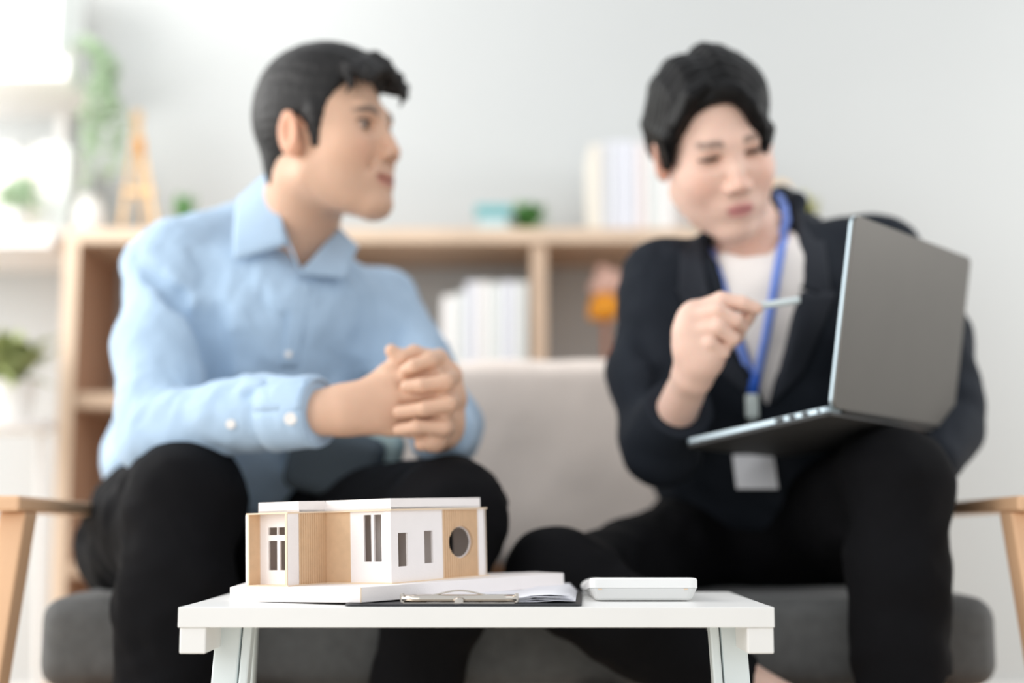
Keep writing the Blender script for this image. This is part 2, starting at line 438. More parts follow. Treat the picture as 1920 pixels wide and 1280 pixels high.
MB().lathe((gp[0], 2.97, bz+.0805), [(.008, 0), (.02, .01), (.024, .025), (.018, .042), (.004, .05)]).build('head', 'easel_wood', t, smooth=True)
gp = P(345, 385, 2.97)
plant('potted_plant', 'small fresh green plant on the bookcase beside the blue shirt shoulder', gp[0], 2.97, bz+.0005, .022, .028, 'pot_white', 'leaf_green', .03, .065, 50, .008, 12, .1)
gp = P(722, 405, 2.95)
t = thing('glass_dish', 'tiny pale blue dish on the bookcase just beyond the chin', 'dish', (gp[0], 2.95, bz))
MB().lathe((gp[0], 2.95, bz+.0005), [(.012, 0), (.03, .018), (.028, .018), (.008, .004)]).build('bowl', 'teal_pale', t, smooth=True)
# toy in the right cubby
gp = P(1132, 560, 2.93)
t = thing('soft_toy', 'small plush toy with orange body and pinkish head in the right-hand cubby', 'toy', (gp[0], 2.93, s1z))
S = SDF().ell(P(1133, 575, 2.93), (.034, .03, .032)).ell(P(1112, 590, 2.92), (.012, .012, .012)); sdf_obj('body', S, .003, 'amber', t)
S = SDF().ell(P(1142, 528, 2.93), (.034, .03, .03)).ell(P(1118, 540, 2.92), (.018, .014, .014)).ell(P(1128, 505, 2.92), (.012, .008, .012)); sdf_obj('head', S, .003, 'plush_pink', t)
q = P(1135, 545, 2.93); MB().lathe((q[0], q[1], s1z), [(.03, 0), (.03, .006), (.006, .01), (.005, q[2]-s1z-.03)]).build('stand', 'plush_brown', t)

# easel on the bookcase
ex = P(262, 330, 2.97)
t = thing('tabletop_easel', 'small pale wooden easel on the left end of the bookcase', 'easel', (ex[0], 2.97, bz))
top = P(257, 222, 2.97)
for px in (228, 292): MB().tube([P(px, 424, 2.93), top], .006, 6).build('leg', 'easel_wood', t)
MB().tube([(ex[0]-.005, 3.05, bz+.006), top], .006, 6).build('rear_leg', 'easel_wood', t)
MB().tube([top+[0, 0, -.01], top+[0, 0, .015]], .012, 8).build('cap', 'easel_wood', t)
a = P(240, 360, 2.94); b = P(280, 360, 2.94); MB().box((a+b)/2, (b[0]-a[0]+.02, .014, .012)).build('ledge', 'easel_wood', t)
q = P(264, 275, 2.945); MB().box(q, (.012, .014, .03)).build('clamp', 'amber', t)

# white wall shelving on the left with books and plants
WX1 = X(128, 120, BY); wx0 = -1.55
t = thing('shelf_unit', 'white wall-mounted shelf boards on brackets left of the bookcase', 'shelf', ((wx0+WX1)/2, 3.0, Z(105, BY)))
zA1 = Z(106, BY); zA0 = Z(148, BY); zB1 = Z(428, BY); zB0 = Z(462, BY)
MB().box(((wx0+WX1)/2, 3.0, (zA1+zA0)/2), (WX1-wx0, .3, zA1-zA0)).build('shelf_board', 'white_board', t, bevel=.003)
MB().box(((wx0+WX1-.02)/2, 3.0, (zB1+zB0)/2), (WX1-.02-wx0, .3, zB1-zB0)).build('shelf_board', 'white_board', t, bevel=.003)
for x in (-1.4, WX1-.1): MB().box((x, 3.13, (zA0+zB1)/2), (.02, .02, zA0-zB1)).build('upright', 'white_board', t)
zt = Z(-230, BY); MB().box(((wx0+WX1)/2, 3.0, zt), (WX1-wx0, .3, .04)).build('shelf_board', 'white_board', t, bevel=.003)
MB().box((WX1-.1, 3.13, (zA1+zt-.02)/2), (.02, .02, zt-.02-zA1)).build('upright', 'white_board', t)
for nm, xs, hb, z, y0 in (('upper', [-60, -36, -12, 14, 34, 57, 84, 110], .25, zA1+.0005, 2.88), ('lower', [-62, -34, -5, 25, 56, 72, 100, 128, 160], .2, zB1+.0005, 2.94)):
    for i in range(len(xs)-1):
        py = 60 if nm == 'upper' else 330
        a = X(xs[i], py, y0); b = X(xs[i+1], py, y0)
        hh = hb*[1, .95, 1.02, .93, 1, 1.04, .98, 1][i]
        if nm == 'lower' and i >= 6: hh *= 1.03
        if b > WX1: continue
        book((a+b)/2, b-a-.002, hh, y0, .17, z, [0, 6, 4, 2, 6, 4, 3, 4][i],
             ('%s book from the right end on the %s white shelf' % (ORD[len(xs)-2-i] , nm)), 'books on the %s white shelf' % nm)
# hanging vine at the shelf end
vx = P(188, 120, 2.95)
t = thing('hanging_vine', 'pale green vine trailing down past the end of the white shelf', 'plant', (WX1-.03, 2.95, zA1))
MB().lathe((WX1-.04, 2.95, zA1+.0005), [(.025, 0), (.035, .05), (.03, .05), (.028, .04)]).build('pot', 'pot_white', t)
r = random.Random(8); lv = MB(); 
for k in range(9):
    x0 = WX1-.04; pts = [np.array([x0, 2.95, zA1+.05])]
    ex_ = X(r.uniform(178, 222), 200, 2.9); L = r.uniform(180, 400); ey = 2.9+r.uniform(-.04, .06)
    pts.append(np.array([(x0+ex_)/2+.02, ey, zA1+.055])); zend = Z(L, 2.9)
    for j in range(1, 8): pts.append(np.array([ex_+.012*math.sin(j*1.3+k)+.004*j*(k % 3-1), ey+.01*math.cos(j+k), zA1+.04+(zend-zA1)*j/7]))
    MB().tube(pts, .0015, 5).build('stem', 'leaf_pale', t)
    for j in range(1, len(pts)-1):
        for q in range(9):
            a = pts[j]+(pts[j+1]-pts[j])*r.random(); th = r.uniform(0, 6.28); ln = r.uniform(.012, .022)
            d = np.array([math.cos(th), math.sin(th), -.4])*ln; s_ = nrm(np.cross(d, [0, 0, 1.]))*ln*.45
            lv.grid([[a, a, a], [a+d*.5-s_, a+d*.5+[0, 0, .002], a+d*.5+s_], [a+d, a+d, a+d]])
tag(lv.build('leaf_cluster', 'leaf_pale', t, solid=.0008), None, None, kind='stuff')
q = P(22, 430, 2.86)
plant('potted_plant', 'pale leafy plant at the front edge of the lower white shelf', q[0], 2.88, zB1+.0005, .024, .045, 'pot_white', 'leaf_pale', .06, .07, 110, .012, 21, .9)
q = P(172, 400, 2.92)
t = thing('white_jar', 'white jar on the bookcase behind the trailing vine', 'jar', (X(165, 400, 2.95), 2.95, bz))
MB().lathe((X(168, 400, 2.95), 2.95, bz+.0005), [(.026, 0), (.034, .02), (.034, .06), (.022, .078)]).build('body', 'pot_white', t, smooth=True)
MB().lathe((X(168, 400, 2.95), 2.95, bz+.079), [(.024, 0), (.024, .01), (.006, .014)]).build('lid', 'pot_white', t, smooth=True)
# floor plant stand left
sx = X(18, 800, 2.75); sz = Z(790, 2.75)
t = thing('plant_stand', 'white plant stand left of the bookcase', 'stand', (sx, 2.78, 0))
MB().lathe((sx, 2.72, sz-.02), [(.1, 0), (.1, .02)], 32).build('stand_top', 'white_board', t)
for k in range(3):
    a = 2.09*k+.5; MB().tube([(sx+.07*math.cos(a), 2.72+.07*math.sin(a), sz-.02), (sx+.09*math.cos(a), 2.72+.09*math.sin(a), 0)], .008, 8).build('leg', 'white_board', t)
plant('potted_plant', 'olive-green leafy plant in a white pot on the stand', sx, 2.72, sz+.0005, .06, .075, 'pot_white', 'leaf_olive', .095, .1, 130, .014, 31, .6)

# ================================================================== sofa
t = sofa = thing('sofa', 'wooden-armed sofa with long grey seat and beige-covered back', 'sofa', (0, 2.0, 0))
al = X(52, 1150, 1.80); ar = X(1892, 1150, 1.80)
SZ = Z(1119, 1.80)
S = SDF().box(((al+ar)/2, 2.11, SZ-.058), (ar-al-.02, .62, .116), rad=.03)
sdf_obj('seat_cushion', S, .008, 'grey_fabric', t, disp=lambda p: .0015*fbm(p, 9, 1))
zr0 = SZ-.116
MB().box(((al+ar)/2, 1.83, zr0-.03), (ar-al-.01, .03, .058)).build('front_rail', 'arm_wood', t, bevel=.004)
MB().box(((al+ar)/2, 2.43, zr0-.03), (ar-al-.01, .03, .058)).build('rear_rail', 'arm_wood', t, bevel=.004)
MB().box(((al+ar)/2, 2.445, (Z(1088, 2.43)+Z(1050, 2.43))/2), (ar-al-.02, .03, .036)).build('back_rail', 'arm_wood', t, bevel=.004)
for i in range(6): MB().box((al+.1+i*(ar-al-.2)/5, 2.09, zr0-.008), (.06, .66, .014)).build('slat', 'arm_wood', t)
at = Z(929, 1.66); ab = Z(958, 1.66)
for sd, xin in ((-1, X(48, 940, 1.66)), (1, X(1897, 940, 1.66))):
    w_ = .055
    xc = xin+sd*w_/2
    # arm rest, slightly raked
    MB().hexa([(xin-.0, 1.64, ab), (xin+sd*w_, 1.64, ab), (xin+sd*w_, 2.48, ab-.012), (xin, 2.48, ab-.012),
               (xin, 1.64, at), (xin+sd*w_, 1.64, at), (xin+sd*w_, 2.48, at-.016), (xin, 2.48, at-.016)]).build('armrest', 'arm_wood', t, bevel=.004)
    for (ya, yb, tilt) in ((1.69, 1.66, .034), (2.44, 2.47, .03)):
        pt = xin+sd*(.002); 
        MB().hexa([(pt+sd*(tilt+.012), yb-.016, 0), (pt+sd*(tilt+.042), yb-.016, 0), (pt+sd*(tilt+.042), yb+.016, 0), (pt+sd*(tilt+.012), yb+.016, 0),
                   (pt, ya-.022, ab-.001), (pt+sd*.032, ya-.022, ab-.001), (pt+sd*.032, ya+.022, ab-.001), (pt, ya+.022, ab-.001)]).build('leg', 'arm_wood', t, bevel=.003)
    MB().box((xin+sd*.02, 2.07, zr0-.03), (.03, .8, .05)).build('side_rail', 'arm_wood', t, bevel=.003)
bl, br = X(700, 800, 2.34), X(1330, 800, 2.34)
bzt = Z(672, 2.3)
S = SDF().box(((bl+br)/2, 2.36, (bzt+SZ+.02)/2), (br-bl, .11, bzt-SZ-.02), rad=.03)
sdf_obj('back_cushion', S, .008, 'beige_throw', t, disp=lambda p: .002*fbm(p, 8, 7)+folds(p, .0022, (1, 0, -.25), 38, seed=4))
for x in (bl+.06, br-.06): MB().box((x, 2.438, SZ+.18), (.03, .02, .36)).build('back_post', 'arm_wood', t)

# ================================================================== table
TX0, TX1, TY0, TY1 = X(334, 1139, 1.35), X(1452, 1139, 1.35), 1.35, 1.63
TZ = Z(1138, 1.35)
t = thing('folding_table', 'small white lacquered folding table holding the house model', 'table', ((TX0+TX1)/2, 1.49, 0))
th = .0192
MB().box(((TX0+TX1)/2, 1.49, TZ-th/2), (TX1-TX0, .28, th)).build('tabletop', 'white_lacquer', t, bevel=.0008)
rw, rh = .0255, .0247
for sd, x in ((-1, TX0+.0015+rw/2), (1, TX1-.0008-rw/2)):
    MB().box((x, 1.49, TZ-th-rh/2), (rw, .276, rh)).build('side_rail', 'white_lacquer', t, bevel=.0015)
    xi = x-sd*(rw/2+.0095)
    for (yt, yb, ox) in ((1.43, 1.39, 0), (1.56, 1.6, .02)):
        xt = xi+sd*(.002+ox)+(.005 if sd > 0 else 0); off = sd*.016
        def leg_part(xa, wa, ya, wd, nm):
            MB().hexa([(xa+off-wa/2, yb-wd/2, .012), (xa+off+wa/2, yb-wd/2, .012), (xa+off+wa/2, yb+wd/2, .012), (xa+off-wa/2, yb+wd/2, .012),
                       (xa-wa/2, yt-wd/2, TZ-th-.001), (xa+wa/2, yt-wd/2, TZ-th-.001), (xa+wa/2, yt+wd/2, TZ-th-.001), (xa-wa/2, yt+wd/2, TZ-th-.001)]).build(nm, 'table_leg', t, bevel=.002)
        leg_part(xt, .026, yt, .014, 'leg')
        leg_part(xt-sd*.0195, .009, yt, .02, 'leg_channel')
    MB().box((xi-sd*.004+sd*.022, 1.495, .012), (.03, .26, .016)).build('foot_bar', 'table_leg', t, bevel=.003)

# ================================================================== clipboard with papers
CL = TZ
def cb(u, v, zz):  # u across from left, v back
    a = math.radians(-3.0); x0 = X(646, 1137, 1.362); y0 = 1.3575
    return np.array([x0+u*math.cos(a)-v*math.sin(a)*1.0, y0+u*0.0-u*math.sin(0)+v*math.cos(a), zz])
t = thing('clipboard', 'black clipboard with metal clip under the model base', 'clipboard', (cb(.11, .1, CL)[0], 1.5, CL))
W_ = X(1091, 1137, 1.362)-X(646, 1137, 1.362); Ld = .262
def rr(w0, w1, l0, l1, r, z0, z1, m=None):
    pts = []
    for cx, cy, a0 in ((w1-r, l0+r, -90), (w1-r, l1-r, 0), (w0+r, l1-r, 90), (w0+r, l0+r, 180)):
        for k in range(6):
            a = math.radians(a0+k*18); q = cb(cx+r*math.cos(a), cy+r*math.sin(a), 0); pts.append((q[0], q[1]))
    return (m or MB()).prism(pts, z0, z1)
rr(0, W_, 0, Ld, .008, CL+.0003, CL+.0026).build('board', 'board_black', t, bevel=.0006)
c0 = X(752, 1120, 1.362)-X(646, 1137, 1.362); c1 = X(968, 1120, 1.362)-X(646, 1137, 1.362)
# clip: rolled bar, base plate, wire loop
G = []
for k in range(13):
    a = math.radians(-70+k*20); yy = .016-.006*math.cos(a)*1.2; zz = CL+.0070+.0036*math.sin(a)
    G.append([cb(c0+(c1-c0)*j/6, yy, zz) for j in range(7)])
MB().grid(G).build('clip_roll', 'chrome', t, solid=.0006, smooth=True)
rr(c0+.001, c1-.001, .004, .03, .002, CL+.0028, CL+.0036).build('clip_plate', 'chrome', t)
cm = (c0+c1)/2
MB().tube([cb(c0+.001+(c1-c0-.002)*j/20, .014, CL+.0095+.0052*max(0, math.sin(math.pi*min(1, max(0, (j/20-.22)/.56))))**1.5) for j in range(21)], .0008, 8).build('wire_loop', 'chrome', t, smooth=True)
for u in (c0, c1): MB().lathe(cb(u, .012, CL+.0036), [(.0022, 0), (.0022, .0075), (.001, .0085)], 12).build('end_cap', 'chrome', t)
MB().lathe(cb(cm, .0085, CL+.0028), [(.0058, 0), (.0058, .004), (.0035, .0055), (.001, .006)], 16).build('thumb_tab', 'chrome', t, smooth=False)
# papers on the clipboard
p0 = c1+.001; p1 = W_-.006
for i in range(6):
    zt_ = CL+.0034+i*.0011
    G = []
    for v in range(9):
        row = []
        for u in range(9):
            uu = (c0+.02)+(p1-.0015*i-(c0+.02))*u/8; vv = .012+.0012*(i % 3)+(.235)*v/8
            wave = .0018*math.sin(u*1.1+i*1.3)*(1-v/8)**2*(1 if u > 5 else .25)
            pin = 1 if u > 5 else .45
            row.append(cb(uu, vv, CL+.0034+i*.0011*pin+abs(wave)+.0004*i*(v/8)))
        G.append(row)
    q = MB().grid(G).build('paper_sheet', 'paper', None, solid=.00025, smooth=True)
    tag(q, ['bottom white sheet clipped on the black clipboard', 'second white sheet up from the clipboard', 'third white sheet up in the clipped stack', 'fourth white sheet up in the clipped stack',
            'white sheet just under the top one on the clipboard', 'top white sheet with a curled edge on the clipboard'][i], 'paper', 'papers on the clipboard')

# ================================================================== architectural house model
Y0 = 1.42
A_ = math.radians(35); eL = np.array([-math.cos(A_), math.sin(A_)]); eR = np.array([math.sin(A_), math.cos(A_)])
def w2(px, Y): return np.array([(px-960)/F*Y/(math.cos(PITCH)-math.sin(PITCH)*((640-1050)/F)), Y])
def hit(o, d, px):  # distance along d from o until pixel column px
    k = w2(px, 1.0)[0]
    return (k*o[1]-o[0])/(d[0]-k*d[1])
W0 = w2(735, Y0)
sR = hit(W0, eR, 912); sI = hit(W0, eL, 612); I_ = W0+eL*sI
rK = hit(I_, -eR, 562); K_ = I_-eR*rK
rT = hit(I_, -eR, 541); T_ = I_-eR*rT
sC = hit(T_, eL, 468); Lc = T_+eL*sC
RE = W0+eR*sR
zf = Z(1092, Y0)          # floor level of the model at the near corner
HW = Z(957, Y0)-zf        # wall height
zb = Z(1100, 1.367)
piv = np.array([W0[0], W0[1], zf]); ta = math.radians(-1.6)
def tilt(p):
    q = p-piv; c, s = math.cos(ta), math.sin(ta)
    return piv+np.array([c*q[0]+s*q[2], q[1], -s*q[0]+c*q[2]])
house = thing('house_model', 'white and tan card model of a flat-roofed house on a thick white base', 'model', (W0[0], W0[1]+.05, TZ))
def tl(p):
    return tilt(p)
Nb = w2(677, 1.366); Rb = w2(1057, 1.57); Lb = w2(432, 1.452)
base_poly = [Nb, Rb, (Rb[0]-.03, 1.622), (Lb[0]-.004, 1.622), Lb]
btop = zf-.0012
MB().prism(base_poly, btop-.0148, btop).build('base_board', 'model_white', house, bevel=.0006, xf=tl)
MB().box(((Nb[0]), Nb[1]-.0002, btop-.0074), (.0011, .0006, .0146), R=None).build('corner_seam', 'model_edge', house, xf=tl)
cen = (W0+RE+Lc+I_)/4
B1 = RE+eL*(sI+.05); B2 = Lc+eR*.10; B1 = RE+eL*np.dot(Lc-RE, eL); 
BL = Lc+eR*(np.dot(RE-Lc, eR))
plate = [W0+(-eR-eL*0)*.003-eL*.003, RE-eL*.003+eR*.003, BL+eL*.002+eR*.003, Lc+eL*.003-eR*.003, T_-eR*.003-eL*.002, I_-eR*.004-eL*.002+eL*-.0]
plate = [W0-eR*.003-eL*.003, RE-eL*.003+eR*.003, BL+eL*.002+eR*.003, Lc+eL*.003-eR*.003, T_-eR*.003-eL*.003, K_-eL*.003, I_-eL*.003-eR*.003]
MB().prism(plate, zf-.0012, zf).build('floor_plate', 'model_edge', house, xf=tl)
def wall(name, A, B, mat_, holes=(), th=.0024, z0=None, z1=None, side=1, ridges=0, circle=None, parent=None):
    """upright card from A to B (plan), thickness to the inside; holes given as fractions (u0,u1,v0,v1)"""
    A = np.array(A); B = np.array(B); L = np.linalg.norm(B-A); e = (B-A)/L; n = np.array([-e[1], e[0]])*side
    z0 = zf if z0 is None else z0; z1 = zf+HW if z1 is None else z1; H_ = z1-z0
    us = sorted({0, 1, *[h[0] for h in holes], *[h[1] for h in holes]}); vs = sorted({0, 1, *[h[2] for h in holes], *[h[3] for h in holes]})
    m = MB()
    def blk(u0, u1, v0, v1, t0=0, t1=th):
        a = A+e*L*u0; b = A+e*L*u1
        p = [(*(a+n*t0), z0+H_*v0), (*(b+n*t0), z0+H_*v0), (*(b+n*t1), z0+H_*v0), (*(a+n*t1), z0+H_*v0)]
        m.hexa(p+[(q[0], q[1], z0+H_*v1) for q in p])
    if circle:
        cu, cv, ru, rv = circle; N = ridges*6 or 64; 
        cuts = [i/N for i in range(N+1)]
        for i in range(N):
            u0, u1 = cuts[i], cuts[i+1]; um = (u0+u1)/2; x = (um-cu)/ru
            t0 = -.0007 if (i % 6 < 3 and ridges) else 0
            if abs(x) < 1:
                hh = math.sqrt(1-x*x)*rv
                blk(u0, u1, 0, cv-hh, t0); blk(u0, u1, cv+hh, 1, t0)
            else: blk(u0, u1, 0, 1, t0)
    elif ridges:
        for i in range(ridges*2): blk(i/ridges/2, (i+1)/ridges/2, 0, 1, -.0006 if i % 2 == 0 else 0)
    else:
        for i in range(len(us)-1):
            for j in range(len(vs)-1):
                um = (us[i]+us[i+1])/2; vm = (vs[j]+vs[j+1])/2
                if any(h[0] < um < h[1] and h[2] < vm < h[3] for h in holes): continue
                blk(us[i], us[i+1], vs[j], vs[j+1])
    return m.build(name, mat_, parent or house, xf=tl)
def fr(o, d, tot, px): return hit(o, d, px)/tot
def vz(py): return (1092-py)/(1092-957)
# right facade
R1 = W0+eR*hit(W0, eR, 832); R2 = W0+eR*hit(W0, eR, 898); L1 = np.linalg.norm(R1-W0)
f = lambda px: hit(W0, eR, px)/L1
wall('wall_panel', W0+eR*.0003, R1, 'model_white', [(f(748), f(766), .215, .685), (f(797), f(813), .235, .70)])
L2 = np.linalg.norm(R2-R1); g = lambda px: hit(R1, eR, px)/L2
wall('corrugated_panel', R1, R2, 'model_tan', ridges=16, circle=(.5, .515, .335, .235))
wall('wall_panel', R1+np.array([-.0026*eR[1], .0026*eR[0]]), R2+np.array([-.0026*eR[1], .0026*eR[0]]), 'model_white', ridges=0, circle=(.5, .515, .31, .22), th=.0016)
wall('wall_panel', R2+eR*.0003, RE, 'model_white')
MB().prism([RE, RE+eR*.0012, RE+eR*.0012+eL*.02, RE+eL*.02], zf, zf+HW).build('card_edge', 'model_edge', house, xf=tl)
# left-facing facade of the main block: corner post, window wall, plain tan
def onL(px): return W0+eL*hit(W0, eL, px)
c1_ = onL(721); c2_ = onL(657); off = eR*.001
wall('corner_post', c1_-eL*.0005, W0+eL*.0003, 'model_white', side=1)
L3 = np.linalg.norm(c2_-c1_); k = lambda px: hit(c1_, eL, px)/L3
wall('wall_panel', c1_+eR*.0015, c2_+eR*.0015, 'model_white', [(k(715), k(701), .29, .95), (k(696), k(682), .29, .95)], side=-1)
wall('tan_panel', c2_+eR*.002, I_+eR*.0008+eL*.001, 'model_tan', side=-1)
# return of the projecting block
MB().prism([I_-eR*.0002-eL*.0004, I_+eR*.003-eL*.0004, I_+eR*.003+eL*.003, I_+eL*.003-eR*.0002], zf, zf+HW).build('inner_corner_post', 'model_tan', house, xf=tl)
MB().prism([W0+eR*.0003+eL*.0003, W0+eR*.004+eL*.0003, W0+eR*.004+eL*.004, W0+eR*.0003+eL*.004], zf, zf+HW).build('inner_corner_post', 'model_white', house, xf=tl)
wall('corrugated_panel', K_, I_, 'model_tan', ridges=12)
wall('wall_panel', T_, K_-eR*.0004, 'model_white')
MB().prism([T_-eR*.0001, T_-eR*.0001+eL*.0028, T_+eL*.0028-eR*.0012, T_-eR*.0012], zf, zf+HW).build('card_edge', 'model_edge', house, xf=tl)
MB().prism([Lc, Lc+eR*.0012, Lc+eL*.0024+eR*.0012, Lc+eL*.0024], zf, zf+HW).build('card_edge', 'model_edge', house, xf=tl)
# recessed window wall and reveal
rr_ = hit(Lc, eR, 489)
wall('reveal_panel', Lc+eR*.0013, Lc+eR*rr_, 'model_tan', side=1, th=.0022)
D1 = Lc+eR*rr_; D2 = T_+eR*rr_
Ld_ = np.linalg.norm(D2-D1); kd = lambda px: hit(D1, -eL, px)/Ld_
wall('window_wall', D1, D2, 'model_white', [(kd(505), kd(521), .20, .62), (kd(526), min(.97, kd(545)), .20, .62), (kd(505), kd(521), .70, .81), (kd(523), min(.97, kd(545)), .70, .81)])
wall('outer_side_panel', Lc+eL*.0024, BL+eL*.0024, 'model_white', side=1)
wall('rear_panel', BL, RE, 'model_white', [(.1, .3, .3, .8), (.45, .7, .3, .8)], side=-1)
# interior partition
wall('partition', (W0+RE)/2+eL*.004, (W0+RE)/2+eL*.07, 'model_white', [(.3, .6, 0, .75)])
wall('partition', I_+eR*.03, I_+eR*.03-eL*.05, 'model_white', [(.2, .5, .0, .75)])
# roof: thin lip and fascia box
z1 = zf+HW
lip = [W0-eR*.002-eL*.002, RE-eL*.002+eR*.002, BL+eL*.003+eR*.002, Lc+eL*.003-eR*.001, T_-eR*.001-eL*.001, K_-eL*.001, I_-eL*.002-eR*.001]
MB().prism(lip, z1, z1+.0016).build('roof_slab', 'model_edge', house, xf=tl)
fW = W0-eR*.0005-eL*.0008; fI = I_-eL*.0008-eR*.0005; fK = K_-eL*.0008-eR*.0005
fL = fK+eL*hit(fK, eL, 486); fE = fW+eR*hit(fW, eR, 904)
fB = fL+eR*np.dot(fE-fL, eR)
zz0, zz1 = z1+.0017, z1+.0125
fpoly = [fW, fE, fB, fL, fK, fI]
wt = .0028
for i in range(len(fpoly)):
    a = fpoly[i]; b = fpoly[(i+1) % len(fpoly)]; e_ = (b-a)/np.linalg.norm(b-a)*.0003; a = a+e_; b = b-e_
    wall('fascia_board', a, b, 'model_white', z0=zz0, z1=zz1, th=wt)
MB().prism(fpoly, zz0, zz0+.002).build('roof_deck', 'model_white', house, xf=tl)

# ================================================================== calculator
cx0, cx1 = X(1109, 1128, 1.44), X(1305, 1128, 1.44); cxm = (cx0+cx1)/2; cw = cx1-cx0
t = thing('desk_calculator', 'white wedge-shaped desk calculator seen from its thick back edge', 'calculator', (cxm, 1.5, TZ))
def rring(w_, y0, y1, r, zf_, n=6):
    pts = []
    for cx, cy, a0 in ((w_/2-r, y0+r, -90), (w_/2-r, y1-r, 0), (-w_/2+r, y1-r, 90), (-w_/2+r, y0+r, 180)):
        for k_ in range(n):
            a = math.radians(a0+k_*90/(n-1)); x = cx+r*math.cos(a); y = cy+r*math.sin(a); pts.append(np.array([cxm+x, y, zf_(y)]))
    return pts
def loft(rings):
    m = MB(); n = len(rings[0])
    for q in rings: m.v += [tuple(p) for p in q]
    for i in range(len(rings)-1):
        for j in range(n): m.f.append((i*n+j, i*n+(j+1) % n, (i+1)*n+(j+1) % n, (i+1)*n+j))
    m.f.append(tuple(range(n))[::-1]); m.f.append(tuple((len(rings)-1)*n+j for j in range(n)))
    return m
yb0, yb1 = 1.437, 1.585
def sl(h0, h1): return lambda y: TZ+.0005+h0+(h1-h0)*(y-yb0)/(yb1-yb0)
hC = Z(1083, 1.437)-TZ
loft([rring(cw-.010, yb0+.003, yb1-.003, .006, sl(.0008, .0004)), rring(cw-.006, yb0+.001, yb1-.001, .007, sl(.003, .0012)), rring(cw+.003, yb0-.001, yb1, .008, sl(hC*.55, .003))]).build('lower_shell', 'calc_grey', t, smooth=False)
loft([rring(cw+.004, yb0-.0015, yb1, .008, sl(hC*.56, .0031)), rring(cw+.004, yb0-.0015, yb1, .008, sl(hC*.9, .007)), rring(cw+.002, yb0-.0005, yb1-.001, .008, sl(hC*.98, .0085)), rring(cw-.002, yb0+.002, yb1-.003, .008, sl(hC, .009))]).build('upper_shell', 'calc_white', t)
for r_ in range(5):
    for c_ in range(4):
        y = 1.57-r_*.018; x = cxm-cw/2+.02+c_*(cw-.04)/3
        MB().box((x, y, sl(hC, .009)(y)+.0008), (.016, .012, .003)).build('key', 'calc_grey', t, bevel=.001)
MB().box((cxm, 1.462, sl(hC, .009)(1.462)-.0008), (cw-.02, .024, .004)).build('display', 'screen_dark', t, bevel=.001)
for x in (cxm-cw*.42, cxm+cw*.40): MB().box((x, yb0-.0012, sl(hC*.5, 0)(yb0)), (.004, .001, .0012)).build('notch', 'model_edge', t)
q = X(1107, 1110, 1.56)
t2 = thing('correction_tape', 'small rounded white tape dispenser just behind the calculator', 'dispenser', (q, 1.58, TZ))
S = SDF().ell((q+.006, 1.575, TZ+.009), (.016, .02, .0088)); sdf_obj('case', S, .0015, 'calc_white', t2)
MB().box((q+.006, 1.552, TZ+.004), (.008, .006, .006)).build('tip', 'calc_grey', t2, bevel=.001)

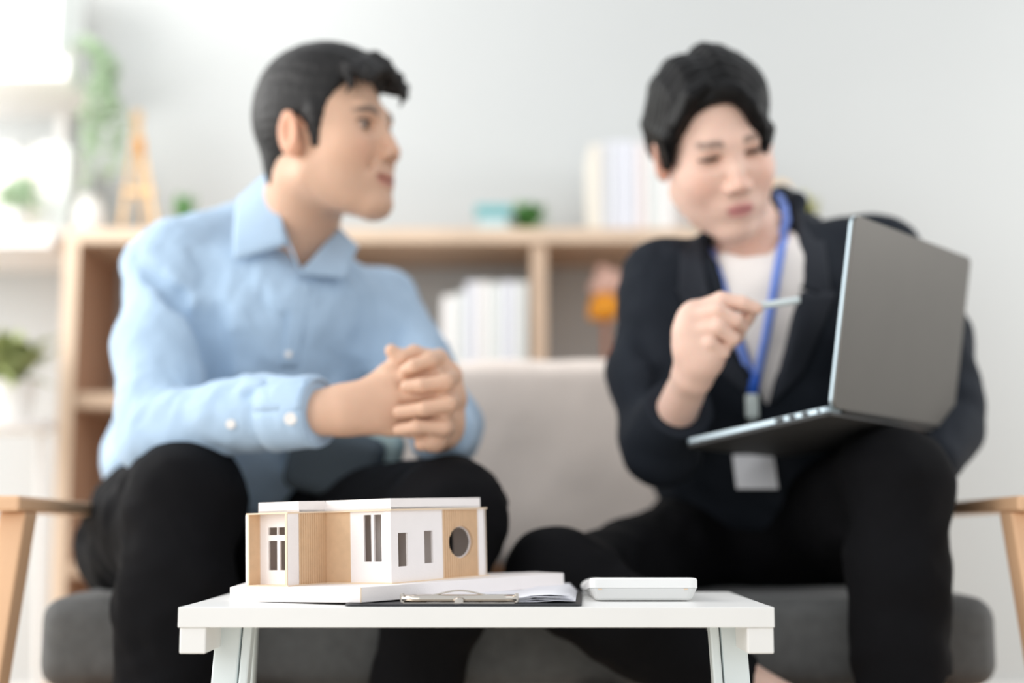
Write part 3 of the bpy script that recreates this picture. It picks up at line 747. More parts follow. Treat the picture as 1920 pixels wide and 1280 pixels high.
# ================================================================== people
def head(S, c, R, jaw=0.0, smile=0.0, lids=0.0, wide=1.0, mw=1., mt=1., md=0.):
    W = lambda f, l, u: c+R@np.array([f, l*wide, u])
    S.ell(W(-.003, 0, .032), (.085, .074*wide, .086), R, k=.01)
    S.ell(W(.03, 0, -.008), (.064, .064*wide, .07), R, k=.02)
    S.ell(W(.035, 0, -.058), (.05, .050*wide, .05), R, k=.025)
    for s in (-1, 1): S.ell(W(.040, s*.030, -.055), (.034, .026, .036), R, k=.03)
    for s in (-1, 1):
        S.cone(W(.0, s*.050, -.058), W(.068, s*.014, -.103), .019, .016, k=.03)
        S.ell(W(.053, s*.040, -.028), (.026, .021, .022), R, k=.03)
        S.ell(W(.090, s*.031, .002), (.020, .0165, .0125), R, k=.010, op='s')
        S.ell(W(.067, s*.031, .001), (.0165, .017, .0135), R, k=.004)
    S.cone(W(.081, -.03, .020), W(.081, .03, .020), .011, .011, k=.014)
    S.ell(W(.079, 0, -.103), (.016, .018, .014), R, k=.018)
    # nose
    S.chain([W(.085, 0, .008), W(.098, 0, -.018), W(.1055, 0, -.034)], [.0075, .0076, .0100], k=.010)
    for s in (-1, 1):
        S.ell(W(.098, s*.0125, -.039), (.011, .0075, .0075), R, k=.006)
        S.ell(W(.103, s*.0065, -.0465), (.005, .003, .0035), R, k=.003, op='s')
    # mouth
    S.ell(W(.076, 0, -.068), (.023, .031, .022), R, k=.016)
    fc = lambda i: abs(i)**2*.00135
    mu = [W(.0900-fc(i), i*.0082*mw, md-.0655+smile*abs(i)**1.5*.0014) for i in (-3, -2, -1, 0, 1, 2, 3)]
    ml = [W(.0880-fc(i), i*.0074*mw, md-.0750+smile*abs(i)**1.5*.0018) for i in (-3, -2, -1, 0, 1, 2, 3)]
    S.chain(mu, [q*mt for q in (.0028, .0050, .0062, .0060, .0062, .0050, .0028)], k=.005)
    S.chain(ml, [q*mt for q in (.0026, .0048, .0064, .0070, .0064, .0048, .0026)], k=.005)
    mm = [W(.0972-fc(i), i*.0092*mw, md-.0702+smile*abs(i)**1.5*.0018) for i in (-3, -2, -1, 0, 1, 2, 3)]
    S.chain(mm, [.0014, .0018, .0016, .0014, .0016, .0018, .0014], k=.003, op='s')
    if smile > .5:
        for s in (-1, 1):
            S.chain([W(.094, s*.018, -.036), W(.086, s*.030, -.052), W(.074, s*.036, -.068)], [.0012, .0026, .0014], k=.008, op='s')
    # ears
    for s in (-1, 1):
        E = R@np.array([[math.cos(.25), 0, -math.sin(.25)], [0, 1, 0], [math.sin(.25), 0, math.cos(.25)]])
        yw = s*.35; E = R@np.array([[math.cos(yw), -math.sin(yw), 0], [math.sin(yw), math.cos(yw), 0], [0, 0, 1]])
        S.ell(W(-.010, s*.079, -.006), (.019, .0075, .031), E, k=.006)
        S.ell(W(-.004, s*.074, -.024), (.012, .0065, .016), E, k=.006)
        S.ell(W(-.006, s*.087, -.004), (.0095, .006, .018), E, k=.004, op='s')
def face_color(c, R, base, lip, brow, wide=1.0, blush=(.80, .42, .32), beard=0., brow_u=.0245, brow_in=.012, smile=0., mw=1., md=0.):
    base = np.array(base, np.float32); lip = np.array(lip, np.float32); brow = np.array(brow, np.float32)
    def fn(V):
        q = (V-c)@R; f, l, u = q[:, 0], q[:, 1]/wide, q[:, 2]
        col = np.tile(base, (len(V), 1))
        near = np.linalg.norm(q, axis=1) < .16
        def mixin(m, cc, a=1.):
            m = (np.clip(m, 0, 1)*a*near)[:, None]; col[:] = col*(1-m)+np.array(cc, np.float32)*m
        al = np.abs(l)
        mixin(np.exp(-((al-.045)**2/.0003+(u+.035)**2/.0005))*(f > .02), base*np.array([1.04, .80, .74]), .45)
        mixin(np.exp(-((al)**2/.0003+(u+.035)**2/.0002))*(f > .09), base*np.array([1.03, .80, .74]), .35)
        mixin((al > .07)*(np.abs(u+.006) < .035)*(f < .02)*1., base*np.array([1.05, .72, .62]), .5)
        if beard: mixin(np.exp(-((u+.085)**2/.0012))*(f > .0), base*np.array([.78, .80, .84]), beard)
        # eye hollows
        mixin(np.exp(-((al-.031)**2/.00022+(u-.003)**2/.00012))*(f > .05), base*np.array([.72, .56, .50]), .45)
        # brows
        bu = brow_u+.004-((al-.03)/.02)**2*.0035
        m = np.clip(1.6-np.abs(u-bu)/.0042, 0, 1)*(f > .05)*np.clip((al-brow_in)/.004, 0, 1)*np.clip((.050-al)/.008, 0, 1)
        mixin(m, brow, .85)
        # lips
        lu = md-.0702+smile*.4*(al/.009)**1.5*.0016; w_ = np.clip((.0275*mw-al)/.004, 0, 1)
        m = np.clip(1.5-np.abs(u-lu)/(.0085*np.sqrt(np.clip(1-(al/.029/mw)**2, 0.02, 1))), 0, 1)*w_*(f > .07)
        mixin(m, lip, .85)
        mixin(np.clip(1.4-np.abs(u-lu-smile*.6*(al/.009)**1.5*.0010)/.0016, 0, 1)*(al < .026*mw)*(f > .06), lip*.35, .7)
        return col
    return fn
def eyes(body, c, R, wide, look, openn):
    W = lambda f, l, u: c+R@np.array([f, l*wide, u])
    for s in (-1, 1):
        e = MB(); cc = W(.0715, s*.031, .0005)
        V = []; n = 12
        me = bpy.data.meshes.new('eyeball')
        m = MB()
        G = [[cc+R@np.array([.0135*math.cos(a)*math.cos(b), .0135*math.cos(a)*math.sin(b), .0125*math.sin(a)*openn]) for b in np.linspace(-1.1, 1.1, 13)] for a in np.linspace(-.8, .8, 9)]
        eb = m.grid(G).build('eyeball', 'eye_white', body, smooth=True)
        b0 = look[0]; a0 = look[1]
        G = [[cc+R@np.array([.0141*math.cos(a)*math.cos(b), .0141*math.cos(a)*math.sin(b), .0131*math.sin(a)*openn]) for b in np.linspace(b0-.72, b0+.72, 9)] for a in np.linspace(a0-.72, a0+.72, 9)]
        put(MB().grid(G).build('iris', 'eye_dark', None, smooth=True), body)
        if openn > .5 or True:   # lash line
            pts = [cc+R@np.array([.0150*math.cos(.42*openn)*math.cos(b), .0165*math.sin(b), .0138*openn*math.sin(.55)+.0010*math.cos(b*1.4)]) for b in np.linspace(-1.15, 1.15, 9)]
            MB().tube(pts, .0016, 6).build('eyelash', 'eye_dark', body, smooth=True)
def bone(R, f, l, u): return R@np.array([f, l, u])

# ------------------------------------------------------------------ man in the blue shirt
hc = P(607, 260, 1.875); HR = frame(68, -3, 3)
L = thing('person', 'seated dark-haired man in a light blue shirt and black trousers, hands clasped', 'person', (X(430, 1000, 2.15), 2.15, SZ))
shR, shL = P(305, 512, 1.93), P(722, 575, 2.06)
nk = P(548, 480, 1.99)
elR, elL = P(294, 818, 1.80), P(835, 800, 1.92)
wrR, wrL = P(612, 772, 1.70), P(822, 800, 1.745)
pv = P(425, 975, 2.16)
hipR, hipL = np.array([-.50, 2.14, .465]), np.array([-.31, 2.14, .46])
knR, knL = P(346, 930, 1.745), P(842, 962, 1.72)
anR, anL = P(288, 1500, 1.72), P(735, 1500, 1.80)
S = SDF(); head(S, hc, HR, smile=1.0, md=-.004)
S.cone(hc+bone(HR, -.028, 0, -.05), nk+[.0, .0, -.01], .056, .058, k=.02)
S.cone(nk+[0, 0, -.03], (shR+shL)/2+[0, .01, -.03], .06, .07, k=.03)
S.cone(shR, shL, .045, .045, k=.04)
S.cone((shR+shL)/2-[0, -.02, .09], pv, .08, .09, k=.04)
for a, b, c_, d_ in ((shR, elR, wrR, 0), (shL, elL, wrL, 0)):
    S.cone(a, b, .036, .032, k=.02); S.cone(b, c_, .033, .026, k=.02)
for hp, kn, an in ((hipR, knR, anR), (hipL, knL, anL)):
    S.cone(hp, kn, .07, .05, k=.03); S.cone(kn, an, .048, .034, k=.02)
# right hand: back of the hand to the camera
def pal(S, wr, mcps, r0, r1, k=.012):
    for q in mcps: S.cone(wr, q, r0, r1, k=k)
YH = 1.70
S.cone(wrR, P(652, 768, YH-.002), .026, .022, k=.012)
mR = [P(728, 712, YH+.0), P(738, 742, YH-.004), P(738, 772, YH-.002), P(730, 800, YH+.006)]
pal(S, P(650, 757, YH), mR[:2], .019, .0125, .02); pal(S, P(650, 778, YH), mR[2:], .019, .0115, .02)
pipR = [P(812, 700, YH-.008), P(828, 738, YH-.014), P(832, 776, YH-.012), P(820, 812, YH-.002)]
tipR = [P(836, 712, YH+.03), P(850, 750, YH+.03), P(850, 790, YH+.03), P(838, 828, YH+.03)]
for i in range(4): S.chain([mR[i], pipR[i], tipR[i]], [.0110, .0092, .0078], k=.004)
# left hand laid over it, fingers hooked over the knuckles
mL = [P(822, 672, YH+.028), P(846, 704, YH+.03), P(850, 748, YH+.032), P(842, 800, YH+.034)]
pal(S, wrL, mL, .020, .0125, .02)
pipL = [P(806, 676, YH-.018), P(836, 716, YH-.026), P(842, 757, YH-.026), P(832, 802, YH-.018)]
dipL = [P(776, 686, YH-.024), P(790, 722, YH-.032), P(795, 766, YH-.032), P(782, 800, YH-.026)]
tipL = [P(760, 694, YH-.018), P(762, 724, YH-.026), P(748, 772, YH-.024), P(748, 806, YH-.018)]
for i in range(4): S.chain([mL[i], pipL[i], dipL[i], tipL[i]], [.0108, .0098, .0086, .0076], k=.0035)
S.chain([P(822, 812, YH+.03), P(815, 826, YH), P(790, 832, YH-.005)], [.016, .013, .009], k=.008)
# thumbs
S.chain([P(668, 745, YH+.01), P(725, 700, YH+.008), P(752, 672, YH+.004), P(734, 657, YH)], [.015, .0115, .010, .0085], k=.006)
S.chain([P(820, 710, YH+.03), P(802, 672, YH+.016), P(776, 662, YH+.008), P(760, 668, YH)], [.014, .0112, .0098, .0085], k=.005)
skinL = (.69, .44, .31)
sdf_obj('body', S, .0027, 'skin', L, color=face_color(hc, HR, skinL, (.50, .19, .15), (.035, .028, .025), beard=.30, smile=1.0, md=-.004, brow_u=.0165), disp=lambda p: .0003*fbm(p, 60, 2))
bodyL = L.children[0] if L.children else None
body = [o for o in C.objects if o.parent == L and o.name.startswith('body')][0]
eyes(body, hc, HR, 1, (.25, -.05), .66)
# teeth
# hair
def bound_under(S, R, c): pass
S = SDF(); W = lambda f, l, u: hc+HR@np.array([f, l, u])
S.ell(W(-.004, 0, .036), (.091, .0785, .091), HR, k=.01)
S.ell(W(.006, 0, .082), (.082, .062, .046), HR, k=.03)
S.ell(W(-.034, 0, .030), (.062, .073, .078), HR, k=.02)
S.ell(W(-.058, 0, -.038), (.027, .050, .046), HR, k=.02)
S.func(lambda p: (lambda q: np.sqrt(((q-np.array([.112, 0, -.022]))/np.array([.088, .16, .104]))**2 @ np.ones(3))*.088-.088)(((p-hc)@HR).astype(np.float32)), hc, .3, k=.006)
S.func(lambda p: ((p-hc)@HR)[:, 2]+.082, hc, .3, k=.008)
for s in (-1, 1):
    S.ell(W(-.004, s*.082, -.016), (.024, .02, .036), HR, k=.006, op='s')
    S.ell(W(.002, s*.07, -.075), (.052, .04, .045), HR, k=.008, op='s')
    S.cone(W(.026, s*.068, .02), W(.024, s*.068, -.024), .011, .006, k=.008)
r = random.Random(4)
for i in range(60):   # tousled locks sweeping forward
    l0 = r.uniform(-.058, .055); f0 = r.uniform(-.045, .035); u0 = .116-abs(l0)*.45-max(0, -f0)*.25
    L1 = r.uniform(.03, .05)
    S.chain([W(f0-.01, l0, u0-.010), W(f0+L1*.5, l0+r.uniform(-.006, .01), u0+r.uniform(-.002, .006)), W(f0+L1, l0+r.uniform(-.004, .014), u0-.008-r.uniform(0, .010))],
            [.006, .0065, .002], k=.004)
for i in range(15):
    l0 = -.050+i*.0075; b = r.uniform(-.006, .006)
    S.chain([W(.050, l0, .106-abs(l0)*.5), W(.080+b, l0+.006, .104-abs(l0)*.6), W(.096+b, l0+.012, .088-abs(l0)*.5+b), W(.098, l0+.006+b, .070+r.uniform(-.010, .010))], [.008, .0085, .006, .002], k=.004)
S.chain([W(.070, -.050, .080), W(.086, -.044, .066), W(.084, -.048, .050)], [.006, .0045, .0015], k=.004)
S.chain([W(.072, -.056, .066), W(.076, -.054, .052), W(.070, -.058, .040)], [.006, .0045, .0015], k=.004)
S.chain([W(.09, .02, .088), W(.106, .03, .076), W(.110, .035, .054), W(.104, .034, .036)], [.009, .007, .005, .002], k=.005)
S.chain([W(.09, .0, .09), W(.108, .008, .080), W(.112, .010, .062)], [.008, .006, .002], k=.005)
def grooves(c, R, a, seed):      # combed sideways from the parting: furrows that run across
    def fn(p):
        q = (p-c)@R; x = q[:, 0]*1.0-np.maximum(q[:, 1]+.012, 0)*.35
        return a*(np.sin(x*330+1.5*np.sin(q[:, 1]*22+seed)+.8*fbm(q, 12, seed))+.6*np.sin(x*760+2*np.sin(q[:, 1]*30)))
    return fn
def strands(c, R, a, seed):
    def fn(p):
        q = (p-c)@R; th = np.arctan2(q[:, 1], q[:, 2]+.03)
        return a*np.sin(th*46+3*np.sin(q[:, 0]*40+seed)+2*fbm(q, 18, seed))
    return fn
sdf_obj('hair', S, .0028, 'hair_brown', L, disp=strands(hc, HR, .0005, 1))

# shirt
S = SDF()
mid = (shR+shL)/2
ch = P(500, 640, 1.985); bl_ = P(470, 790, 2.03)
S.cone(shR+[.02, 0, .006], shL+[-.02, 0, .004], .056, .054, k=.03)
S.cone(nk+[-.0, .015, -.015], mid+[0, 0, -.02], .066, .085, k=.05)
AX = nrm(shL-shR); UPv = nrm(mid-pv); FW = np.cross(AX, UPv); TR = np.stack([AX, FW, nrm(UPv)], 1)
S.cone(P(486, 415, 2.0), P(335, 478, 1.95), .036, .046, k=.04)
S.ell(ch+[.02, 0, .01], (.165, .105, .13), TR, k=.05)
S.ell(bl_, (.155, .11, .15), TR, k=.06)
S.ell(P(440, 880, 2.10), (.165, .12, .09), None, k=.05)
S.ell(P(270, 850, 2.10), (.05, .09, .085), None, k=.04)
S.cone(P(250, 870, 2.06), P(236, 868, 1.98), .03, .026, k=.03)
S.cone(shR+[.0, 0, -.0], P(304, 640, 1.875), .056, .060, k=.03); S.cone(P(304, 640, 1.875), elR+[-.0, 0, .0], .060, .054, k=.025)
S.cone(elR, P(470, 775, 1.745), .053, .046, k=.005); S.cone(P(470, 775, 1.745), P(588, 772, 1.708), .045, .043, k=.01)
S.cone(shL, P(775, 690, 2.0), .054, .054, k=.03); S.cone(P(775, 690, 2.0), elL, .053, .049, k=.025)
S.cone(elL, P(828, 808, 1.79), .050, .040, k=.015)
# cuff end cut, neck opening, folds
cd = nrm(wrR-elR); ce = P(598, 772, 1.706)
S.func(lambda p: -((p-ce)@cd.astype(np.float32))*1.0+np.where(((p-ce)**2).sum(1) > .0049, 1., 0).astype(np.float32)*.2, ce, .07, k=.002)
Vp = [P(500, 300, 1.93), P(503, 330, 1.93), P(522, 420, 1.93), P(545, 480, 1.93), P(566, 512, 1.93), P(600, 478, 1.93), P(640, 425, 1.93), P(650, 300, 1.93)]
S.func(polyprism([(q[0], q[2]) for q in Vp], 1.5, 1.985), P(560, 420, 1.9), .2, k=.004)
# creases
def crease(S, pts, r_, k=.02): S.chain(pts, r_, k=k, op='s')
crease(S, [P(250, 480, 1.87), P(330, 560, 1.855), P(385, 640, 1.86)], [.004, .010, .004])
crease(S, [P(398, 490, 1.86), P(394, 600, 1.86), P(404, 705, 1.875)], [.006, .016, .014])
crease(S, [P(255, 790, 1.745), P(300, 722, 1.745), P(370, 700, 1.755), P(470, 712, 1.75)], [.004, .009, .009, .005], .008)
crease(S, [P(470, 740, 1.70), P(510, 716, 1.70)], [.004, .004], .012)
crease(S, [P(560, 560, 1.87), P(520, 660, 1.87), P(505, 700, 1.875)], [.002, .004, .002], .015)
crease(S, [P(705, 560, 1.94), P(690, 640, 1.93), P(700, 720, 1.93)], [.005, .012, .008], .02)
crease(S, [P(745, 600, 1.96), P(715, 680, 1.95), P(700, 740, 1.95)], [.002, .005, .003], .02)
disp = lambda p: folds(p, .0030, (.6, 0, .8), 70, 1.0, 11)+.0030*fbm(p, 12, 5)+folds(p, .0016, (.85, 0, -.5), 120, 1.2, 12)
sdf_obj('shirt', S, .0042, 'shirt_blue', L, disp=disp)
shirt = [o for o in C.objects if o.parent == L and o.name.startswith('shirt')][0]
def leaf(name, m, parent, pix, th=.0025, n=10, curve=None):
    """cloth flap: four corners (px,py,Y) bilinear, optional bulge"""
    A, B_, C_, D_ = [P(*q) for q in pix]
    G = []
    for i in range(n+1):
        v = i/n; row = []
        for j in range(n+1):
            u = j/n; p = (1-v)*((1-u)*A+u*B_)+v*((1-u)*D_+u*C_)
            b = (curve or 0)*4*u*(1-u)*(.4+.6*v); p = p+np.array([0, -b, 0]); row.append(p)
        G.append(row)
    return MB().grid(G).build(name, m, parent, solid=th, smooth=True)
from mathutils.bvhtree import BVHTree
def bvh(o):
    me = o.data; v = np.empty(len(me.vertices)*3, np.float32); me.vertices.foreach_get('co', v)
    f = np.empty(len(me.loops), np.int32); me.loops.foreach_get('vertex_index', f)
    return BVHTree.FromPolygons(v.reshape(-1, 3).tolist(), f.reshape(-1, 4).tolist())
EYE = np.array([0, 0, CZ])
def on(tree, px, py, off=.002, back=2.0):
    d = nrm(P(px, py, 1.0)-EYE); h = tree.ray_cast(Vector(EYE), Vector(d))[0]
    return (np.array(h) if h is not None else P(px, py, back))-d*off
def leaf_on(name, m, parent, tree, pix, off=.003, th=.002, n=14, lift=0.):
    A, B_, C_, D_ = [np.array(q, float) for q in pix]; G = []
    for i in range(n+1):
        v = i/n; row = []
        for j in range(n+1):
            u = j/n; q = (1-v)*((1-u)*A+u*B_)+v*((1-u)*D_+u*C_); row.append(on(tree, q[0], q[1], off+lift*u))
        G.append(row)
    G = np.array(G)      # relax the depth so that the flap lies as one smooth sheet
    for _ in range(6):
        H = G.copy(); H[1:-1, :, 1] = (G[:-2, :, 1]+2*G[1:-1, :, 1]+G[2:, :, 1])/4; G = H.copy()
        H[:, 1:-1, 1] = (G[:, :-2, 1]+2*G[:, 1:-1, 1]+G[:, 2:, 1])/4; G = H
    return MB().grid(G).build(name, m, parent, solid=th, smooth=True)
leaf('collar', 'shirt_blue', shirt, [(506, 318, 1.905), (540, 458, 1.868), (437, 489, 1.868), (446, 372, 1.93)], curve=.012)
leaf('collar', 'shirt_blue', shirt, [(560, 514, 1.874), (636, 428, 1.93), (672, 462, 1.95), (650, 522, 1.905)], curve=.006)
leaf('collar_stand', 'shirt_blue', shirt, [(500, 330, 1.91), (530, 440, 1.876), (566, 514, 1.872), (520, 400, 1.875)], curve=.004)
ts = bvh(shirt)
leaf_on('placket', 'shirt_blue', shirt, ts, [(556, 518), (582, 526), (556, 690), (526, 690)], off=.0012, th=.0016)
# cuff band and buttons
def ring_band(name, m, parent, a, b, r0, r1, th=.003, n=28):
    a = np.array(a); b = np.array(b); t = nrm(b-a); u = nrm(np.cross(t, [0, 0, 1.])); v = np.cross(u, t); G = []
    for i in range(5):
        p = a+(b-a)*i/4; rr2 = r0+(r1-r0)*i/4
        G.append([p+rr2*(math.cos(6.2832*k_/n)*u+math.sin(6.2832*k_/n)*v) for k_ in range(n+1)])
    return MB().grid(G).build(name, m, parent, solid=th, smooth=True)
cuff = ring_band('cuff', 'shirt_blue', shirt, P(516, 776, 1.731), P(601, 772, 1.702), .0465, .0410)
def button(px, py, tree, r_=.0055, parent=None, m='button_pearl', off=.001):
    q = on(tree, px, py, off); mb = MB(); n = 16
    for k_, (rr_, dy) in enumerate(((r_, 0), (r_, -.0016), (r_*.75, -.0022), (r_*.7, -.0016))):
        for j in range(n): mb.v.append((q[0]+rr_*math.cos(6.2832*j/n), q[1]+dy, q[2]+rr_*math.sin(6.2832*j/n)))
    for k_ in range(3):
        for j in range(n): mb.f.append((k_*n+j, k_*n+(j+1) % n, (k_+1)*n+(j+1) % n, (k_+1)*n+j))
    mb.f.append(tuple(3*n+j for j in range(n)))
    mb.build('button', m, parent)
tcf = bvh(cuff)
button(545, 785, tcf, .0078, shirt, off=.003); button(433, 795, ts, .006, shirt)
button(541, 664, ts, .0045, shirt, off=.002)

# trousers
S = SDF()
S.ell(P(400, 1010, 2.15), (.18, .14, .095), None, k=.04)
S.cone(hipR+[-.035, -.02, -.0], knR+[0, .02, -.005], .098, .070, k=.04); S.cone(knR, P(328, 1100, 1.74), .070, .068, k=.03); S.cone(P(328, 1100, 1.74), anR, .068, .052, k=.03)
S.cone(P(255, 1020, 2.02), P(310, 990, 1.84), .084, .076, k=.06)
S.cone(hipL, knL+[0, .02, -.002], .095, .066, k=.04); S.cone(knL, P(815, 1120, 1.74), .066, .062, k=.03); S.cone(P(815, 1120, 1.74), anL, .062, .052, k=.03)
disp = lambda p: folds(p, .0036, (.4, .3, .8), 60, 1., 21)+.003*fbm(p, 12, 6)
sdf_obj('trousers', S, .005, 'trouser_black', L, disp=disp)
def shoe(parent, an, toe):
    S = SDF(); an = np.array(an); toe = np.array(toe); h_ = np.array([an[0], an[1]+.03, .035])
    S.cone(h_, (h_+toe)/2+[0, 0, .0], .034, .038, k=.02); S.cone((h_+toe)/2, toe, .038, .028, k=.02); S.cone([an[0], an[1], .09], h_, .036, .034, k=.02)
    S.func(lambda p: p[:, 2]-.0 if False else p[:, 2]-.002, h_, .3, k=.002)
    return sdf_obj('shoe', S, .005, 'shoe', parent)
shoe(L, (anR[0], anR[1], .09), (anR[0]-.01, anR[1]-.19, .03)); shoe(L, (anL[0], anL[1], .09), (anL[0]+.01, anL[1]-.19, .03))
# lap cushion
t = thing('lap_cushion', 'dark grey and pale teal cushion on the lap of the man in blue', 'cushion', P(650, 870, 1.9))
R_ = frame(10, 0, 10)
S = SDF().box(P(628, 868, 1.915), (.045, .13, .095), frame(0, 12, -14), rad=.018); sdf_obj('front_panel', S, .004, 'cushion_grey', t)
S = SDF().box(P(716, 862, 1.93), (.040, .055, .078), frame(0, 12, -14), rad=.015); sdf_obj('side_panel', S, .004, 'cushion_teal', t)

# ------------------------------------------------------------------ man in the dark jacket
hd = P(1336, 272, 1.885); DR = frame(12, 26, 14)
M_ = thing('person', 'seated black-haired man in a dark suit jacket and white tee, holding a pen', 'person', (X(1440, 1000, 2.15), 2.15, SZ))
shR, shL = P(1240, 540, 1.95), P(1645, 490, 1.97)
nk = P(1425, 470, 1.98)
elR, elL = P(1240, 835, 1.89), P(1772, 790, 1.93)
wrR, wrL = P(1300, 700, 1.73), P(1722, 852, 1.87)
pv = P(1450, 975, 2.16)
hipR, hipL = np.array([.31, 2.14, .46]), np.array([.50, 2.14, .465])
knR, knL = P(1046, 1078, 1.745), P(1686, 900, 1.745)
anR, anL = P(1500, 1345, 1.73), P(1695, 1500, 1.72)
S = SDF(); head(S, hd, DR, smile=.15, lids=1, wide=.98, mw=.68, mt=1.15)
S.cone(hd+bone(DR, -.03, 0, -.05), nk+[0, 0, -.01], .052, .056, k=.02)
S.cone(nk+[0, 0, -.03], (shR+shL)/2+[0, .01, -.03], .06, .07, k=.03)
S.cone(shR, shL, .036, .036, k=.03)
S.cone((shR+shL)/2-[0, -.02, .10], pv, .07, .08, k=.04)
S.cone(shR, elR, .040, .030, k=.02); S.cone(elR, wrR, .032, .0235, k=.02)
S.cone(shL, elL, .042, .035, k=.03); S.cone(elL, wrL, .032, .024, k=.02)
for hp, kn, an in ((hipR, knR, anR), (hipL, knL, anL)):
    S.cone(hp-[0, 0, .02], kn-[0, 0, .012], .045, .038, k=.02); S.cone(kn-[0, 0, .012], an, .038, .030, k=.02)
YP = 1.70
# right hand, pinching a pen
hb = P(1318, 655, YP+.012)
S.cone(wrR, hb, .0235, .023, k=.015)
mc = [P(1305, 582, YP+.0), P(1290, 596, YP-.005), P(1283, 622, YP-.005), P(1288, 650, YP+.002)]
pal(S, P(1312, 665, YP+.01), mc, .021, .0125, .02)
S.chain([mc[0], P(1352, 562, YP-.01), P(1392, 568, YP-.012), P(1420, 578, YP-.01)], [.0118, .0098, .0085, .0072], k=.004)
S.chain([mc[1], P(1345, 582, YP-.022), P(1380, 600, YP-.018), P(1394, 612, YP-.006)], [.0115, .0098, .0085, .0074], k=.0035)
S.chain([mc[2], P(1345, 612, YP-.024), P(1374, 634, YP-.014), P(1362, 648, YP+.002)], [.0112, .0096, .0084, .0074], k=.0035)
S.chain([mc[3], P(1330, 642, YP-.018), P(1356, 660, YP-.008), P(1340, 668, YP+.004)], [.0105, .0088, .0076, .0068], k=.0035)
S.chain([P(1330, 670, YP+.022), P(1375, 628, YP+.026), P(1398, 596, YP+.014), P(1412, 582, YP+.004)], [.0150, .012, .0098, .0078], k=.006)
# left hand supporting the laptop from below
hb2 = P(1712, 842, 1.79)
m2 = [P(1698+i*6, 840+i*3, 1.81+i*.014) for i in range(4)]
pal(S, wrL, m2, .020, .012, .02)
for i in range(4): S.chain([m2[i], m2[i]+[-.022, -.016, -.001], m2[i]+[-.042+.003*i, -.024, .001]], [.0105, .009, .0075], k=.003)
S.chain([wrL, hb2+[.0, .03, -.004], hb2+[-.03, .035, .0]], [.016, .012, .009], k=.006)
skinD = (.86, .59, .48)
sdf_obj('body', S, .0027, 'skin', M_, color=face_color(hd, DR, skinD, (.70, .24, .25), (.22, .15, .12), wide=.98, brow_u=.020, mw=.74), disp=lambda p: .0003*fbm(p, 60, 3))
body = [o for o in C.objects if o.parent == M_ and o.name.startswith('body')][0]
eyes(body, hd, DR, .98, (.1, -.5), .28)
# hair, side parted curtain
S = SDF(); W = lambda f, l, u: hd+DR@np.array([f, l, u])
S.ell(W(-.012, 0, .036), (.095, .079, .090), DR, k=.01)
S.ell(W(.002, .006, .070), (.084, .070, .056), DR, k=.03)
S.ell(W(-.062, 0, -.03), (.030, .052, .045), DR, k=.03)
S.func(lambda p: (lambda q: np.sqrt(((q-np.array([.118, -.015, -.035]))/np.array([.092, .088, .122]))**2 @ np.ones(3))*.088-.088)(((p-hd)@DR).astype(np.float32)), hd, .3, k=.005)
S.func(lambda p: ((p-hd)@DR)[:, 2]+.07, hd, .3, k=.008)
for s in (-1, 1):
    S.ell(W(-.004, s*.086, -.028), (.026, .02, .034), DR, k=.006, op='s')
    S.ell(W(.01, s*.07, -.085), (.060, .04, .045), DR, k=.008, op='s')
r = random.Random(6)
def cap(f, l, e=0.):      # a point on the hair dome (above the head) at this f, l
    q = 1-(min(abs(f+.012), .095)/.100)**2-(min(abs(l-.002), .078)/.083)**2
    return .036+.096*math.sqrt(max(q, .0))+e
for i in range(20):      # long side: from the parting over the dome to his left temple
    f0 = -.055+i*.0062; j = r.uniform(-.0006, .0006); pts = []
    for l_, e_ in ((-.010, -.004), (.008, -.002), (.024, -.004), (.042, -.008), (.054, -.010)):
        ff = min(f0+(l_+.010)*.35, .078); pts.append(W(ff, l_, max(cap(ff, l_, e_)+j, .02+.5*max(0, .06-l_))))
    pts.append(W(min(f0+.028, .074), .057, .030+r.uniform(-.004, .004)-.012*(i > 12)))
    S.chain(pts, [.006, .0075, .008, .008, .007, .003], k=.006)
for i in range(9):       # fringe sweeping across the forehead and hanging by the brow
    j = i/8
    S.chain([W(.066+j*.008, -.010+j*.003, .098-j*.008), W(.079, .010+j*.008, .088-j*.006), W(.080, .028+j*.005, .068-j*.006), W(.078, .041+j*.003, .042-j*.008), W(.075, .046+j*.002, .018-j*.004), W(.071, .047, -.006+j*.008)], [.0055, .0068, .0072, .0072, .006, .002], k=.009)
for i in range(16):      # short side
    f0 = -.055+i*.0072; j = r.uniform(-.0006, .0006); pts = []
    for l_, e_ in ((-.015, -.006), (-.036, -.004), (-.058, -.006)):
        pts.append(W(f0, l_, max(cap(f0, l_, e_)+j, .05)))
    pts += [W(min(f0, .052), -.076, .034+j), W(min(f0-.004, .042), -.076, -.010+r.uniform(-.006, .006))]
    S.chain(pts, [.006, .008, .0085, .008, .003], k=.006)
for i in range(5):
    S.chain([W(.072-i*.004, -.018, .102), W(.074-i*.004, -.044, .088), W(.062-i*.004, -.066, .052), W(.048-i*.004, -.074, .002-i*.003)], [.006, .008, .0075, .002], k=.005)
S.chain([W(.082, -.012, .104), W(.06, -.012, .122), W(.01, -.012, .138), W(-.04, -.013, .136), W(-.08, -.013, .11)], [.007, .009, .010, .009, .004], k=.008, op='s')
sdf_obj('hair', S, .0028, 'hair_black', M_, disp=grooves(hd, DR, .0008, 5))

AX = nrm(shL-shR); mid = (shR+shL)/2; UPv = nrm(mid-pv); FW = np.cross(AX, UPv); TR = np.stack([AX, FW, nrm(UPv)], 1)
